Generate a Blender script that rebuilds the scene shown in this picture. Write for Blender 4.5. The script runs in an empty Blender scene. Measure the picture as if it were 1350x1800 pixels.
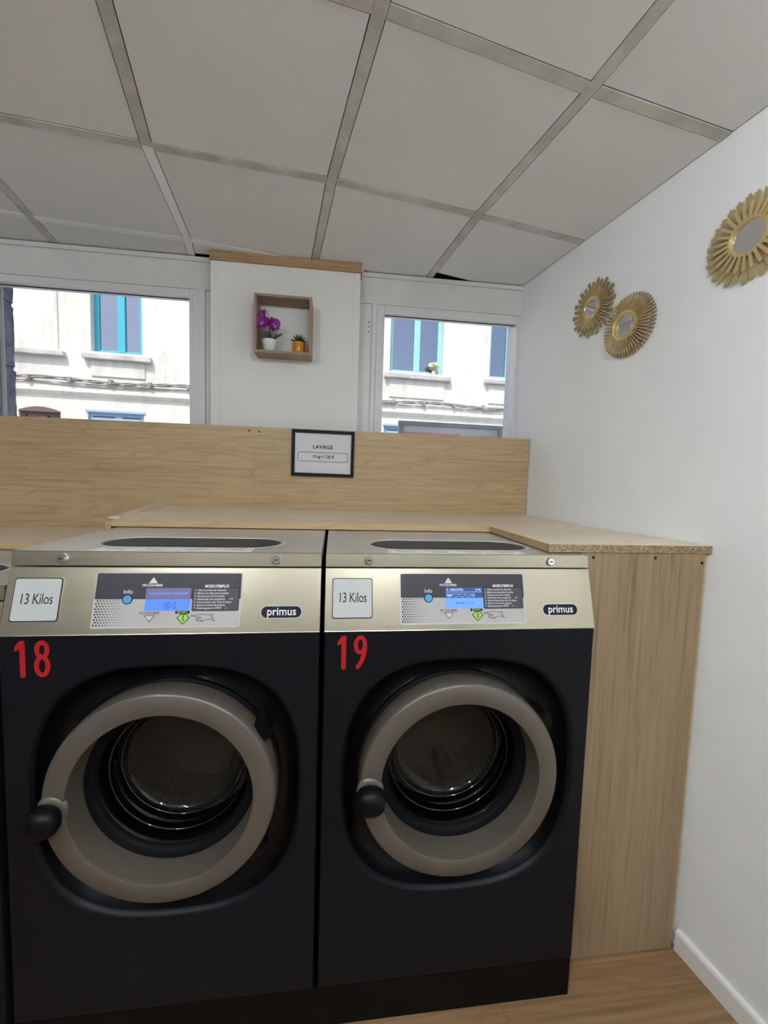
import bpy, bmesh, math, random
from mathutils import Matrix, Vector

# ------------------------------------------------------------------ camera, world, sun, exposure
scene = bpy.context.scene
COL = scene.collection
FW = Vector((0.122078, 0.989701, -0.074759))
RT = Vector((0.992307, -0.120145, 0.029853))
UP = Vector((-0.020564, 0.077828, 0.996755))
cam_data = bpy.data.cameras.new('camera')
cam_data.sensor_fit = 'HORIZONTAL'
cam_data.sensor_width = 36.0
cam_data.lens = 36.0 * 727.43 / 1350.0
cam_data.clip_start = 0.02
cam_data.clip_end = 200
cam = bpy.data.objects.new('camera', cam_data)
COL.objects.link(cam)
cam.matrix_world = Matrix((
    (RT.x, UP.x, -FW.x, 0.790297),
    (RT.y, UP.y, -FW.y, -1.068886),
    (RT.z, UP.z, -FW.z, 1.548563),
    (0, 0, 0, 1)))
scene.camera = cam

world = bpy.data.worlds.new('sky')
scene.world = world
world.use_nodes = True
wn = world.node_tree
wn.nodes.clear()
w_out = wn.nodes.new('ShaderNodeOutputWorld')
w_bg = wn.nodes.new('ShaderNodeBackground')
w_sky = wn.nodes.new('ShaderNodeTexSky')
w_sky.sky_type = 'NISHITA'
w_sky.sun_disc = False
w_sky.sun_elevation = math.radians(58)
w_sky.sun_rotation = math.radians(200)
w_sky.air_density = 1.0
w_sky.dust_density = 2.5
w_bg.inputs['Strength'].default_value = 0.31
wn.links.new(w_sky.outputs[0], w_bg.inputs['Color'])
wn.links.new(w_bg.outputs[0], w_out.inputs['Surface'])

sun_data = bpy.data.lights.new('sun', 'SUN')
sun_data.energy = 3.7
sun_data.angle = math.radians(2.0)
sun_data.color = (1.0, 0.96, 0.90)
sun = bpy.data.objects.new('sun', sun_data)
COL.objects.link(sun)
sun.location = (0, -5, 20)
sun.rotation_euler = Vector((0.28, 0.62, -1.0)).to_track_quat('-Z', 'Y').to_euler()

LAMP_STRENGTH = 78.0
LAMP_COLOR = (0.93, 1.0, 1.03)

vs = scene.view_settings
vs.view_transform = 'Standard'
vs.look = 'None'
vs.gamma = 1.0
vs.use_curve_mapping = False
vs.exposure = 0.0

# ------------------------------------------------------------------ layout constants (metres)
W = 0.7616            # width of one washing machine
GAP = 0.0126
X2 = W + GAP
ZF0, ZB = 0.1227, 1.1506      # bottom of machine front, bottom of steel strip
YS, ZS = 0.0470, 1.3110       # seam under the lid
YL, ZL = 0.0530, 1.3484       # front edge of the lid
GZ = 2.6334                   # ceiling height
ANG = 0.166113                # right wall and ceiling grid turned against the machines
CA, SA = math.cos(ANG), math.sin(ANG)
WALLX = 1.9915
YPAN = 1.0335                 # face of the oak upstand
YB = 1.186                    # window plane
YPIL = 1.11                   # face of the pillar between the windows
random.seed(7)

def wall_x(y, off=0.0):
    return WALLX - math.tan(ANG) * y - off / CA

# ------------------------------------------------------------------ materials
MATS = {}
def new_mat(name):
    m = bpy.data.materials.new(name)
    m.use_nodes = True
    nt = m.node_tree
    b = nt.nodes.get('Principled BSDF')
    MATS[name] = m
    return m, nt, b

def setp(b, **kw):
    for k, v in kw.items():
        k = {'color': 'Base Color', 'rough': 'Roughness', 'metal': 'Metallic', 'ior': 'IOR',
             'spec': 'Specular IOR Level', 'coat': 'Coat Weight', 'coat_rough': 'Coat Roughness',
             'aniso': 'Anisotropic'}.get(k, k)
        if k == 'Base Color' and len(v) == 3:
            v = (*v, 1)
        b.inputs[k].default_value = v

def node(nt, kind, **props):
    n = nt.nodes.new(kind)
    for k, v in props.items():
        setattr(n, k, v)
    return n

def coords(nt, scale=(1, 1, 1), loc=(0, 0, 0), rot=(0, 0, 0), rand=False):
    tc = node(nt, 'ShaderNodeTexCoord')
    mp = node(nt, 'ShaderNodeMapping')
    mp.inputs['Scale'].default_value = scale
    mp.inputs['Location'].default_value = loc
    mp.inputs['Rotation'].default_value = rot
    if rand:
        oi = node(nt, 'ShaderNodeObjectInfo')
        ad = node(nt, 'ShaderNodeVectorMath', operation='ADD')
        mul = node(nt, 'ShaderNodeVectorMath', operation='SCALE')
        cmb = node(nt, 'ShaderNodeCombineXYZ')
        for i in range(3):
            nt.links.new(oi.outputs['Random'], cmb.inputs[i])
        mul.inputs['Scale'].default_value = 37.0
        nt.links.new(cmb.outputs[0], mul.inputs[0])
        nt.links.new(tc.outputs['Object'], ad.inputs[0])
        nt.links.new(mul.outputs[0], ad.inputs[1])
        nt.links.new(ad.outputs[0], mp.inputs['Vector'])
    else:
        nt.links.new(tc.outputs['Object'], mp.inputs['Vector'])
    return mp.outputs['Vector']

def noise(nt, vec, scale, detail=4, rough=0.55, dist=0.0):
    n = node(nt, 'ShaderNodeTexNoise')
    n.inputs['Scale'].default_value = scale
    n.inputs['Detail'].default_value = detail
    n.inputs['Roughness'].default_value = rough
    n.inputs['Distortion'].default_value = dist
    nt.links.new(vec, n.inputs['Vector'])
    return n.outputs['Fac']

def ramp(nt, fac, stops):
    r = node(nt, 'ShaderNodeValToRGB')
    el = r.color_ramp.elements
    while len(el) < len(stops):
        el.new(0.5)
    for e, (p, c) in zip(el, stops):
        e.position = p
        e.color = (*c, 1) if len(c) == 3 else c
    nt.links.new(fac, r.inputs['Fac'])
    return r.outputs['Color']

def mixc(nt, fac, a, b, mode='MIX'):
    m = node(nt, 'ShaderNodeMix', data_type='RGBA', blend_type=mode)
    for sock, v in ((m.inputs[0], fac), (m.inputs[6], a), (m.inputs[7], b)):
        if hasattr(v, 'links'):
            nt.links.new(v, sock)
        elif isinstance(v, (int, float)):
            sock.default_value = v
        else:
            sock.default_value = (*v, 1)
    return m.outputs[2]

def bump(nt, b, height, strength=0.2, dist=0.01):
    bm = node(nt, 'ShaderNodeBump')
    bm.inputs['Strength'].default_value = strength
    bm.inputs['Distance'].default_value = dist
    nt.links.new(height, bm.inputs['Height'])
    nt.links.new(bm.outputs[0], b.inputs['Normal'])

def plain(name, color, rough=0.5, metal=0.0, **kw):
    m, nt, b = new_mat(name)
    setp(b, color=color, rough=rough, metal=metal, **kw)
    return m

def mottled(name, c1, c2, scale=6, rough=0.8, bump_s=0.0, bump_scale=120, **kw):
    m, nt, b = new_mat(name)
    v = coords(nt)
    f = noise(nt, v, scale, 5)
    nt.links.new(ramp(nt, f, [(0.3, c1), (0.72, c2)]), b.inputs['Base Color'])
    setp(b, rough=rough, **kw)
    if bump_s:
        bump(nt, b, noise(nt, v, bump_scale, 3), bump_s, 0.004)
    return m

def wood(name, grain, c_light, c_mid, c_dark, rough=0.45, rand=False, k=1.0, lines=9.0, fig=0.85, cld=0.8):
    """laminate oak, grain along axis 'x', 'y' or 'z'"""
    m, nt, b = new_mat(name)
    long_, cross = 1.1 * k, 9.0 * k
    sc = [cross] * 3
    sc['xyz'.index(grain)] = long_
    v = coords(nt, scale=sc, rand=rand)
    # broad cathedral figure: contour lines of a smooth stretched field
    base = noise(nt, v, 1.0, 2, 0.5, 0.6)
    mul = node(nt, 'ShaderNodeMath', operation='MULTIPLY')
    mul.inputs[1].default_value = lines
    nt.links.new(base, mul.inputs[0])
    fr = node(nt, 'ShaderNodeMath', operation='PINGPONG')
    fr.inputs[1].default_value = 0.5
    nt.links.new(mul.outputs[0], fr.inputs[0])
    m2 = node(nt, 'ShaderNodeMath', operation='MULTIPLY')
    m2.inputs[1].default_value = 2.0
    nt.links.new(fr.outputs[0], m2.inputs[0])
    sc2 = [90.0 * k] * 3
    sc2['xyz'.index(grain)] = 2.6 * k
    v2 = coords(nt, scale=sc2, rand=rand)
    fine = noise(nt, v2, 1.0, 5, 0.65)
    sc3 = [4.0 * k] * 3
    sc3['xyz'.index(grain)] = 0.6 * k
    v3 = coords(nt, scale=sc3, rand=rand)
    cloud = noise(nt, v3, 1.0, 3)
    col = ramp(nt, fine, [(0.28, c_dark), (0.47, c_mid), (0.75, c_light)])
    figc = ramp(nt, m2.outputs[0], [(0.0, (0.80, 0.77, 0.73)), (0.18, (0.95, 0.94, 0.93)), (1.0, (1, 1, 1))])
    col = mixc(nt, fig, col, figc, 'MULTIPLY')
    cl = ramp(nt, cloud, [(0.3, (0.86, 0.84, 0.81)), (0.7, (1.06, 1.05, 1.04))])
    col = mixc(nt, cld, col, cl, 'MULTIPLY')
    nt.links.new(col, b.inputs['Base Color'])
    setp(b, rough=rough, spec=0.4)
    bump(nt, b, fine, 0.06, 0.002)
    return m

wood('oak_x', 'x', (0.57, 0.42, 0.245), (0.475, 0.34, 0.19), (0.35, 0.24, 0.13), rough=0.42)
wood('oak_top_sheen', 'x', (0.84, 0.72, 0.58), (0.77, 0.65, 0.51), (0.67, 0.55, 0.41), rough=0.36)  # worktop oak, lightened so its colour carries the sheen
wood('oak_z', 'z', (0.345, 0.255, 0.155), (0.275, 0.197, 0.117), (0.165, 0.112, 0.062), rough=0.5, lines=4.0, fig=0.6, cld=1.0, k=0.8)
wood('oak_edge', 'x', (0.52, 0.37, 0.20), (0.45, 0.31, 0.165), (0.36, 0.24, 0.12), rough=0.55)
wood('oak_cap', 'x', (0.55, 0.36, 0.21), (0.45, 0.28, 0.155), (0.33, 0.19, 0.10), rough=0.6)
wood('oak_shelf', 'x', (0.40, 0.29, 0.21), (0.32, 0.225, 0.16), (0.24, 0.165, 0.115), rough=0.6)
wood('oak_shelf_v', 'z', (0.40, 0.29, 0.21), (0.32, 0.225, 0.16), (0.24, 0.165, 0.115), rough=0.6)
wood('floor_oak', 'x', (0.29, 0.18, 0.092), (0.225, 0.135, 0.067), (0.15, 0.086, 0.041), rough=0.42, rand=True, k=0.8)

mottled('wall_white', (0.80, 0.805, 0.80), (0.85, 0.855, 0.85), 2.5, 0.75, 0.05, 60)
mottled('wall_paint', (0.80, 0.79, 0.755), (0.85, 0.84, 0.81), 3.0, 0.7, 0.04, 60)
mottled('header_paint', (0.70, 0.695, 0.68), (0.79, 0.785, 0.77), 4.0, 0.65, 0.04, 60)
mottled('tile_white', (0.80, 0.80, 0.79), (0.86, 0.86, 0.855), 2.2, 0.85, 0.05, 200)
mottled('bar_dirty', (0.46, 0.45, 0.405), (0.72, 0.705, 0.66), 9.0, 0.6)
mottled('wall_grey', (0.40, 0.395, 0.39), (0.46, 0.455, 0.45), 3.0, 0.7)
plain('bar_white', (0.93, 0.93, 0.93), 0.45)
plain('pvc', (0.76, 0.765, 0.775), 0.38)
plain('baseboard_white', (0.76, 0.745, 0.72), 0.5)
plain('black_void', (0.015, 0.015, 0.02), 0.9)
plain('rubber_seal', (0.003, 0.003, 0.004), 0.6, spec=0.1)
plain('black_plastic', (0.0025, 0.0025, 0.003), 0.42, spec=0.15)
plain('recess_black', (0.002, 0.002, 0.0025), 0.36, spec=0.22)
plain('black_plinth', (0.002, 0.0018, 0.0018), 0.5, spec=0.12)
plain('dark_front', (0.0055, 0.0054, 0.0075), 0.42, spec=0.14)
plain('body_dark', (0.008, 0.008, 0.009), 0.55)
plain('soap_cover', (0.022, 0.023, 0.028), 0.5, spec=0.3)
plain('soap_rim', (0.70, 0.71, 0.72), 0.35, 0.4)
plain('chrome', (0.75, 0.74, 0.72), 0.18, 1.0)
plain('ink_black', (0.008, 0.007, 0.011), 0.5, spec=0.15)
plain('paper_white', (0.66, 0.655, 0.68), 0.6)
plain('card_grey', (0.46, 0.475, 0.465), 0.45)
plain('red_paint', (0.34, 0.010, 0.014), 0.5, spec=0.25)
plain('navy', (0.010, 0.009, 0.026), 0.4, spec=0.2)
plain('white_print', (0.80, 0.80, 0.80), 0.5)
plain('sticker_dark', (0.040, 0.037, 0.046), 0.4, spec=0.3)
plain('sticker_light', (0.42, 0.40, 0.40), 0.4)
plain('sticker_box', (0.062, 0.060, 0.066), 0.4, spec=0.3)
plain('print_grey', (0.66, 0.66, 0.67), 0.5)
plain('label_white', (0.88, 0.88, 0.86), 0.5)
plain('print_dkgrey', (0.14, 0.13, 0.14), 0.5)
plain('info_blue', (0.06, 0.28, 0.60), 0.35)
plain('start_green', (0.30, 0.52, 0.08), 0.4)
plain('tri_silver', (0.62, 0.62, 0.62), 0.3, 0.5)
plain('gold', (0.55, 0.43, 0.22), 0.42, 0.5)
plain('gold_shaded', (0.38, 0.28, 0.135), 0.45, 0.5)  # darker copy of gold, shade on the back rays painted in
plain('gold_lit', (0.80, 0.63, 0.33), 0.32, 0.7)  # lighter copy of gold, light on front rays and rings painted in
plain('mirror', (0.86, 0.86, 0.87), 0.02, 1.0)
plain('pot_white', (0.78, 0.78, 0.77), 0.2)
plain('pot_orange', (0.62, 0.25, 0.025), 0.15)
plain('leaf_dark', (0.012, 0.028, 0.015), 0.45)
plain('leaf_orchid', (0.03, 0.04, 0.032), 0.4)
plain('stem_green', (0.16, 0.17, 0.10), 0.5)
plain('petal', (0.19, 0.006, 0.20), 0.55)
plain('petal_core', (0.55, 0.22, 0.38), 0.5)
plain('turquoise', (0.055, 0.42, 0.55), 0.4)
plain('turquoise_pale', (0.30, 0.62, 0.68), 0.4)
plain('pale_blue', (0.36, 0.52, 0.72), 0.5)
plain('brown_frame', (0.16, 0.105, 0.09), 0.6)
plain('cable', (0.30, 0.29, 0.29), 0.7)
plain('board_frame', (0.33, 0.34, 0.34), 0.45, 0.3)
plain('pink_print', (0.72, 0.34, 0.42), 0.6)
plain('room_dark', (0.10, 0.11, 0.16), 0.8)
plain('asphalt', (0.42, 0.42, 0.42), 0.9)
plain('ochre_edge', (0.50, 0.34, 0.10), 0.6)
plain('drum_steel', (0.30, 0.29, 0.27), 0.45, 0.8)
plain('flower_white', (0.75, 0.72, 0.55), 0.6)
plain('flower_green', (0.35, 0.45, 0.22), 0.6)
plain('vase_pink', (0.66, 0.50, 0.52), 0.4)

# brushed stainless steel
def steel(name, axis_scale, base, rough, rel=0.06):
    m, nt, b = new_mat(name)
    v = coords(nt, scale=axis_scale)
    f = noise(nt, v, 1.0, 4, 0.6)
    v2 = coords(nt, scale=(5, 1.5, 2.0))
    c = noise(nt, v2, 1.0, 3)
    nt.links.new(ramp(nt, c, [(0.3, tuple(x * 0.90 for x in base)), (0.7, base)]), b.inputs['Base Color'])
    r = node(nt, 'ShaderNodeMapRange')
    r.inputs['To Min'].default_value = rough - 0.06
    r.inputs['To Max'].default_value = rough + 0.08
    nt.links.new(f, r.inputs['Value'])
    nt.links.new(r.outputs[0], b.inputs['Roughness'])
    setp(b, metal=1.0)
    bump(nt, b, f, rel, 0.001)
    return m
steel('steel', (3, 500, 500), (0.52, 0.475, 0.37), 0.32, 0.035)
steel('steel_top_sheen', (3, 500, 500), (0.84, 0.84, 0.83), 0.40, 0.20)  # paler copy for lid tops, window reflection put into the colour
steel('ring_silver', (40, 40, 40), (0.125, 0.108, 0.090), 0.40)
MATS['ring_silver'].node_tree.nodes['Principled BSDF'].inputs['Metallic'].default_value = 0.4

# perforated drum
m, nt, b = new_mat('drum_perforated')
v = coords(nt, scale=(1, 1, 1))
vo = node(nt, 'ShaderNodeTexVoronoi')
vo.inputs['Scale'].default_value = 95
vo.inputs['Randomness'].default_value = 0.15
nt.links.new(v, vo.inputs['Vector'])
nt.links.new(ramp(nt, vo.outputs['Distance'], [(0.22, (0.03, 0.03, 0.03)), (0.32, (0.26, 0.25, 0.23))]), b.inputs['Base Color'])
setp(b, rough=0.5, metal=0.8)

# chipboard
m, nt, b = new_mat('chipboard')
v = coords(nt, scale=(1, 1, 1.6))
vo = node(nt, 'ShaderNodeTexVoronoi')
vo.inputs['Scale'].default_value = 330
nt.links.new(v, vo.inputs['Vector'])
f = noise(nt, v, 260, 3)
c = ramp(nt, vo.outputs['Color'], [(0.1, (0.10, 0.065, 0.035)), (0.5, (0.30, 0.21, 0.12)), (0.9, (0.55, 0.43, 0.28))])
nt.links.new(mixc(nt, 0.6, c, ramp(nt, f, [(0.35, (0.4, 0.36, 0.3)), (0.65, (1, 1, 1))]), 'MULTIPLY'), b.inputs['Base Color'])
setp(b, rough=0.9)

# rendered facade across the street
m, nt, b = new_mat('facade')
v = coords(nt)
f1 = noise(nt, v, 0.9, 6, 0.6)
f2 = noise(nt, coords(nt, scale=(7, 7, 1.2)), 1.0, 5, 0.65)
c = ramp(nt, f1, [(0.3, (0.66, 0.63, 0.55)), (0.6, (0.80, 0.78, 0.71))])
c = mixc(nt, 0.35, c, ramp(nt, f2, [(0.30, (0.55, 0.54, 0.53)), (0.52, (1, 1, 1))]), 'MULTIPLY')
nt.links.new(c, b.inputs['Base Color'])
setp(b, rough=0.9)
bump(nt, b, noise(nt, v, 18, 6, 0.7), 0.35, 0.03)
mottled('facade_stone', (0.42, 0.41, 0.40), (0.66, 0.64, 0.61), 5, 0.9, 0.3, 30)
mottled('pier_stone', (0.10, 0.11, 0.14), (0.24, 0.25, 0.29), 12, 0.9, 0.8, 40)
m, nt, b = new_mat('brick_red')
v = coords(nt, scale=(1, 1, 1), rot=(math.radians(90), 0, 0))
br = node(nt, 'ShaderNodeTexBrick')
br.inputs['Scale'].default_value = 4.2
br.inputs['Color1'].default_value = (0.30, 0.10, 0.07, 1)
br.inputs['Color2'].default_value = (0.22, 0.075, 0.055, 1)
br.inputs['Mortar'].default_value = (0.35, 0.30, 0.27, 1)
nt.links.new(v, br.inputs['Vector'])
nt.links.new(br.outputs['Color'], b.inputs['Base Color'])
setp(b, rough=0.85)

def clear_glass(name, tint, f0=0.04, f90=0.6, rough=0.0):
    m, nt, b = new_mat(name)
    nt.nodes.remove(b)
    out = nt.nodes['Material Output']
    tr = node(nt, 'ShaderNodeBsdfTransparent')
    tr.inputs['Color'].default_value = (*tint, 1)
    gl = node(nt, 'ShaderNodeBsdfGlossy')
    gl.inputs['Roughness'].default_value = rough
    lw_ = node(nt, 'ShaderNodeLayerWeight')
    lw_.inputs['Blend'].default_value = 0.5
    pw = node(nt, 'ShaderNodeMath', operation='POWER')
    pw.inputs[1].default_value = 5.0
    nt.links.new(lw_.outputs['Facing'], pw.inputs[0])
    mr = node(nt, 'ShaderNodeMapRange')
    mr.inputs['To Min'].default_value = f0
    mr.inputs['To Max'].default_value = f90
    nt.links.new(pw.outputs[0], mr.inputs['Value'])
    mx = node(nt, 'ShaderNodeMixShader')
    nt.links.new(mr.outputs[0], mx.inputs[0])
    nt.links.new(tr.outputs[0], mx.inputs[1])
    nt.links.new(gl.outputs[0], mx.inputs[2])
    nt.links.new(mx.outputs[0], out.inputs['Surface'])
    return m
clear_glass('window_glass', (0.97, 0.98, 0.98), 0.02, 0.5)
clear_glass('door_glass', (0.50, 0.50, 0.48), 0.035, 0.5, 0.02)
clear_glass('glint_glass', (0.75, 0.75, 0.73), 0.16, 0.7, 0.06)  # glossier glass for the added highlight ridges
clear_glass('facade_pane', (0.55, 0.62, 0.80), 0.25, 0.8, 0.0)

def emissive(name, color, strength):
    m, nt, b = new_mat(name)
    setp(b, color=tuple(x * 0.3 for x in color), rough=0.3)
    b.inputs['Emission Color'].default_value = (*color, 1)
    b.inputs['Emission Strength'].default_value = strength
    return m
emissive('lamp_diffuser', LAMP_COLOR, LAMP_STRENGTH)
emissive('lcd_bright', (0.10, 0.24, 0.95), 0.85)
emissive('lcd_bright_pale', (0.15, 0.37, 0.98), 0.85)
emissive('lcd_haze', (0.16, 0.15, 0.28), 0.7)
emissive('lcd_navy', (0.03, 0.07, 0.24), 0.8)
emissive('lcd_text', (0.16, 0.26, 0.85), 0.9)
emissive('lcd_text_pale', (0.35, 0.58, 1.0), 0.9)

# ------------------------------------------------------------------ mesh helpers
class MB:
    def __init__(self):
        self.v, self.f, self.mi = [], [], []
    def add(self, vs, fs, mi=0):
        o = len(self.v)
        self.v += [tuple(x) for x in vs]
        self.f += [tuple(i + o for i in f) for f in fs]
        self.mi += [mi] * len(fs)
        return self
    def box(self, x0, x1, y0, y1, z0, z1, mi=0):
        vs = [(x, y, z) for z in (z0, z1) for y in (y0, y1) for x in (x0, x1)]
        fs = [(0, 2, 3, 1), (4, 5, 7, 6), (0, 1, 5, 4), (2, 6, 7, 3), (0, 4, 6, 2), (1, 3, 7, 5)]
        return self.add(vs, fs, mi)
    def cbox(self, x0, x1, y0, y1, z0, z1, c=0.003, mi=0):
        """box with chamfered edges"""
        bm = bmesh.new()
        bmesh.ops.create_cube(bm, size=1)
        for q in bm.verts:
            q.co = Vector(((x0 + x1) / 2 + q.co.x * (x1 - x0), (y0 + y1) / 2 + q.co.y * (y1 - y0), (z0 + z1) / 2 + q.co.z * (z1 - z0)))
        bmesh.ops.bevel(bm, geom=list(bm.edges), offset=c, segments=2, affect='EDGES', profile=0.6)
        bm.verts.index_update()
        vs = [q.co.copy() for q in bm.verts]
        fs = [[q.index for q in fc.verts] for fc in bm.faces]
        bm.free()
        return self.add(vs, fs, mi)
    def prism(self, poly, z0, z1, fn=None, mi=0):
        """2D polygon extruded between two heights; fn maps (a, b, h) -> xyz"""
        fn = fn or (lambda a, b, h: (a, b, h))
        n = len(poly)
        vs = [fn(a, b, z0) for a, b in poly] + [fn(a, b, z1) for a, b in poly]
        fs = [tuple(reversed(range(n))), tuple(range(n, 2 * n))]
        fs += [(i, (i + 1) % n, n + (i + 1) % n, n + i) for i in range(n)]
        return self.add(vs, fs, mi)
    def loops(self, rings, closed=True, cap0=False, cap1=False, mi=0):
        n = len(rings[0])
        vs = [q for r in rings for q in r]
        fs = []
        for k in range(len(rings) - 1):
            for i in range(n if closed else n - 1):
                j = (i + 1) % n
                fs.append((k * n + i, k * n + j, (k + 1) * n + j, (k + 1) * n + i))
        if cap0:
            fs.append(tuple(reversed(range(n))))
        if cap1:
            b = (len(rings) - 1) * n
            fs.append(tuple(b + i for i in range(n)))
        return self.add(vs, fs, mi)
    def lathe_y(self, prof, cx, cz, n=64, mi=0, a0=0, a1=2 * math.pi):
        """profile (r, y) turned about an axis along y"""
        rings = []
        for r, y in prof:
            rings.append([(cx + r * math.cos(a0 + (a1 - a0) * i / n), y, cz + r * math.sin(a0 + (a1 - a0) * i / n)) for i in range(n)])
        return self.loops(rings, mi=mi)
    def lathe_z(self, prof, cx, cy, n=32, mi=0, cap0=False, cap1=False):
        rings = [[(cx + r * math.cos(2 * math.pi * i / n), cy + r * math.sin(2 * math.pi * i / n), z) for i in range(n)] for r, z in prof]
        return self.loops(rings, cap0=cap0, cap1=cap1, mi=mi)
    def tube(self, pts, rad, n=6, mi=0):
        pts = [Vector(q) for q in pts]
        rads = rad if isinstance(rad, (list, tuple)) else [rad] * len(pts)
        rings = []
        for i, q in enumerate(pts):
            t = (pts[min(i + 1, len(pts) - 1)] - pts[max(i - 1, 0)]).normalized()
            a = t.cross(Vector((0, 0, 1)))
            if a.length < 1e-3:
                a = t.cross(Vector((1, 0, 0)))
            a.normalize()
            bq = t.cross(a)
            rings.append([q + (a * math.cos(2 * math.pi * k / n) + bq * math.sin(2 * math.pi * k / n)) * rads[i] for k in range(n)])
        return self.loops(rings, cap0=True, cap1=True, mi=mi)
    def ribbon(self, pts, w, fn, h=0.0, mi=0, closed=False):
        """flat line of width w through 2D points, mapped by fn(a, b, h)"""
        n = len(pts)
        L, R = [], []
        for i in range(n):
            if closed:
                p0, p1 = pts[i - 1], pts[(i + 1) % n]
            else:
                p0, p1 = pts[max(i - 1, 0)], pts[min(i + 1, n - 1)]
            dx, dy = p1[0] - p0[0], p1[1] - p0[1]
            l = math.hypot(dx, dy) or 1
            nx, ny = -dy / l * w / 2, dx / l * w / 2
            L.append(fn(pts[i][0] + nx, pts[i][1] + ny, h))
            R.append(fn(pts[i][0] - nx, pts[i][1] - ny, h))
        m = n if closed else n - 1
        fs = [(n + i, n + (i + 1) % n, (i + 1) % n, i) for i in range(m)]
        return self.add(L + R, fs, mi)
    def mesh(self, name, mats, smooth=None, recalc=True):
        me = bpy.data.meshes.new(name)
        me.from_pydata(self.v, [], self.f)
        for mt in ([mats] if isinstance(mats, str) else mats):
            me.materials.append(MATS[mt])
        me.polygons.foreach_set('material_index', self.mi)
        if recalc:
            bm = bmesh.new()
            bm.from_mesh(me)
            bmesh.ops.recalc_face_normals(bm, faces=bm.faces)
            bm.to_mesh(me)
            bm.free()
        if smooth is not None:
            me.polygons.foreach_set('use_smooth', [True] * len(me.polygons))
            me.set_sharp_from_angle(angle=math.radians(smooth))
        me.update()
        return me
    def build(self, name, mats, parent=None, smooth=None, recalc=True):
        return link(name, self.mesh(name, mats, smooth, recalc), parent)

def link(name, data, parent=None):
    o = bpy.data.objects.new(name, data)
    COL.objects.link(o)
    if parent is not None:
        o.parent = parent
    return o

def thing(name, label, cat, loc=(0, 0, 0), group=None):
    o = link(name, None)
    o.empty_display_size = 0.1
    o.location = loc
    return tag(o, label, cat, group)

def tag(o, label, cat, group=None):
    o['label'] = label
    o['category'] = cat
    if group:
        o['group'] = group
    return o

def structure(o, label=None):
    o['kind'] = 'structure'
    if label:
        o['label'] = label
    return o

def text_mesh(name, body, size, mat, fn, h=0.0004, align='CENTER', xs=1.0, shear=0.0, bold=0.0, spacing=1.0, res=3):
    """flat lettering; local 2D letters mapped by fn(a, b, h)"""
    cu = bpy.data.curves.new(name, 'FONT')
    cu.body = body
    cu.size = size
    cu.align_x = align
    cu.align_y = 'CENTER'
    cu.resolution_u = res
    cu.shear = shear
    cu.offset = bold
    cu.space_character = spacing
    tmp = bpy.data.objects.new(name, cu)
    COL.objects.link(tmp)
    dg = bpy.context.evaluated_depsgraph_get()
    me = bpy.data.meshes.new_from_object(tmp.evaluated_get(dg))
    bpy.data.objects.remove(tmp)
    bpy.data.curves.remove(cu)
    me.name = name
    for q in me.vertices:
        q.co = fn(q.co.x * xs, q.co.y, h)
    me.materials.clear()
    me.materials.append(MATS[mat])
    me.update()
    return me

def text(name, parent, *a, **kw):
    return link(name, text_mesh(name, *a, **kw), parent)

def rounded_rect(x0, x1, y0, y1, r, n=5):
    out = []
    for cx, cy, a0 in ((x1 - r, y1 - r, 0), (x0 + r, y1 - r, 90), (x0 + r, y0 + r, 180), (x1 - r, y0 + r, 270)):
        for k in range(n + 1):
            a = math.radians(a0 + 90 * k / n)
            out.append((cx + r * math.cos(a), cy + r * math.sin(a)))
    return out

def clip_poly(poly, n, d):
    """keep the side n.p <= d"""
    out = []
    for i in range(len(poly)):
        a, b = poly[i - 1], poly[i]
        da = n[0] * a[0] + n[1] * a[1] - d
        db = n[0] * b[0] + n[1] * b[1] - d
        if (da <= 0) != (db <= 0):
            t = da / (da - db)
            out.append((a[0] + (b[0] - a[0]) * t, a[1] + (b[1] - a[1]) * t))
        if db <= 0:
            out.append(b)
    return out

# ------------------------------------------------------------------ the setting
# floor: laminate planks running along the machines
floor = MB().box(-3.6, 2.9, -4.3, 1.2, -0.06, -0.0095).build('floor', 'black_void')
structure(floor, 'brown oak laminate floor')
pl_len, pl_w = 1.38, 0.215
plank_mesh = MB().cbox(0, pl_len - 0.0006, 0, pl_w - 0.0006, -0.009, 0, 0.0006).mesh('plank', 'floor_oak')
half_mesh = {}
row = 0
y = 0.93 - pl_w * 24
while y < 1.0:
    off = (row * 0.47) % pl_len
    x = -3.55 - off
    while x < 2.85:
        if x + pl_len > -0.9 and y > -2.2:
            o = link('plank', plank_mesh, floor)
            o.location = (x, y, 0)
        x += pl_len
    y += pl_w
    row += 1
# plain part of the floor beyond the planks the photo can see
MB().box(-3.6, 2.9, -4.3, 0.93 - pl_w * 15 - 0.001, -0.009, 0).build('floor_covering', 'floor_oak', floor)

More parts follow.
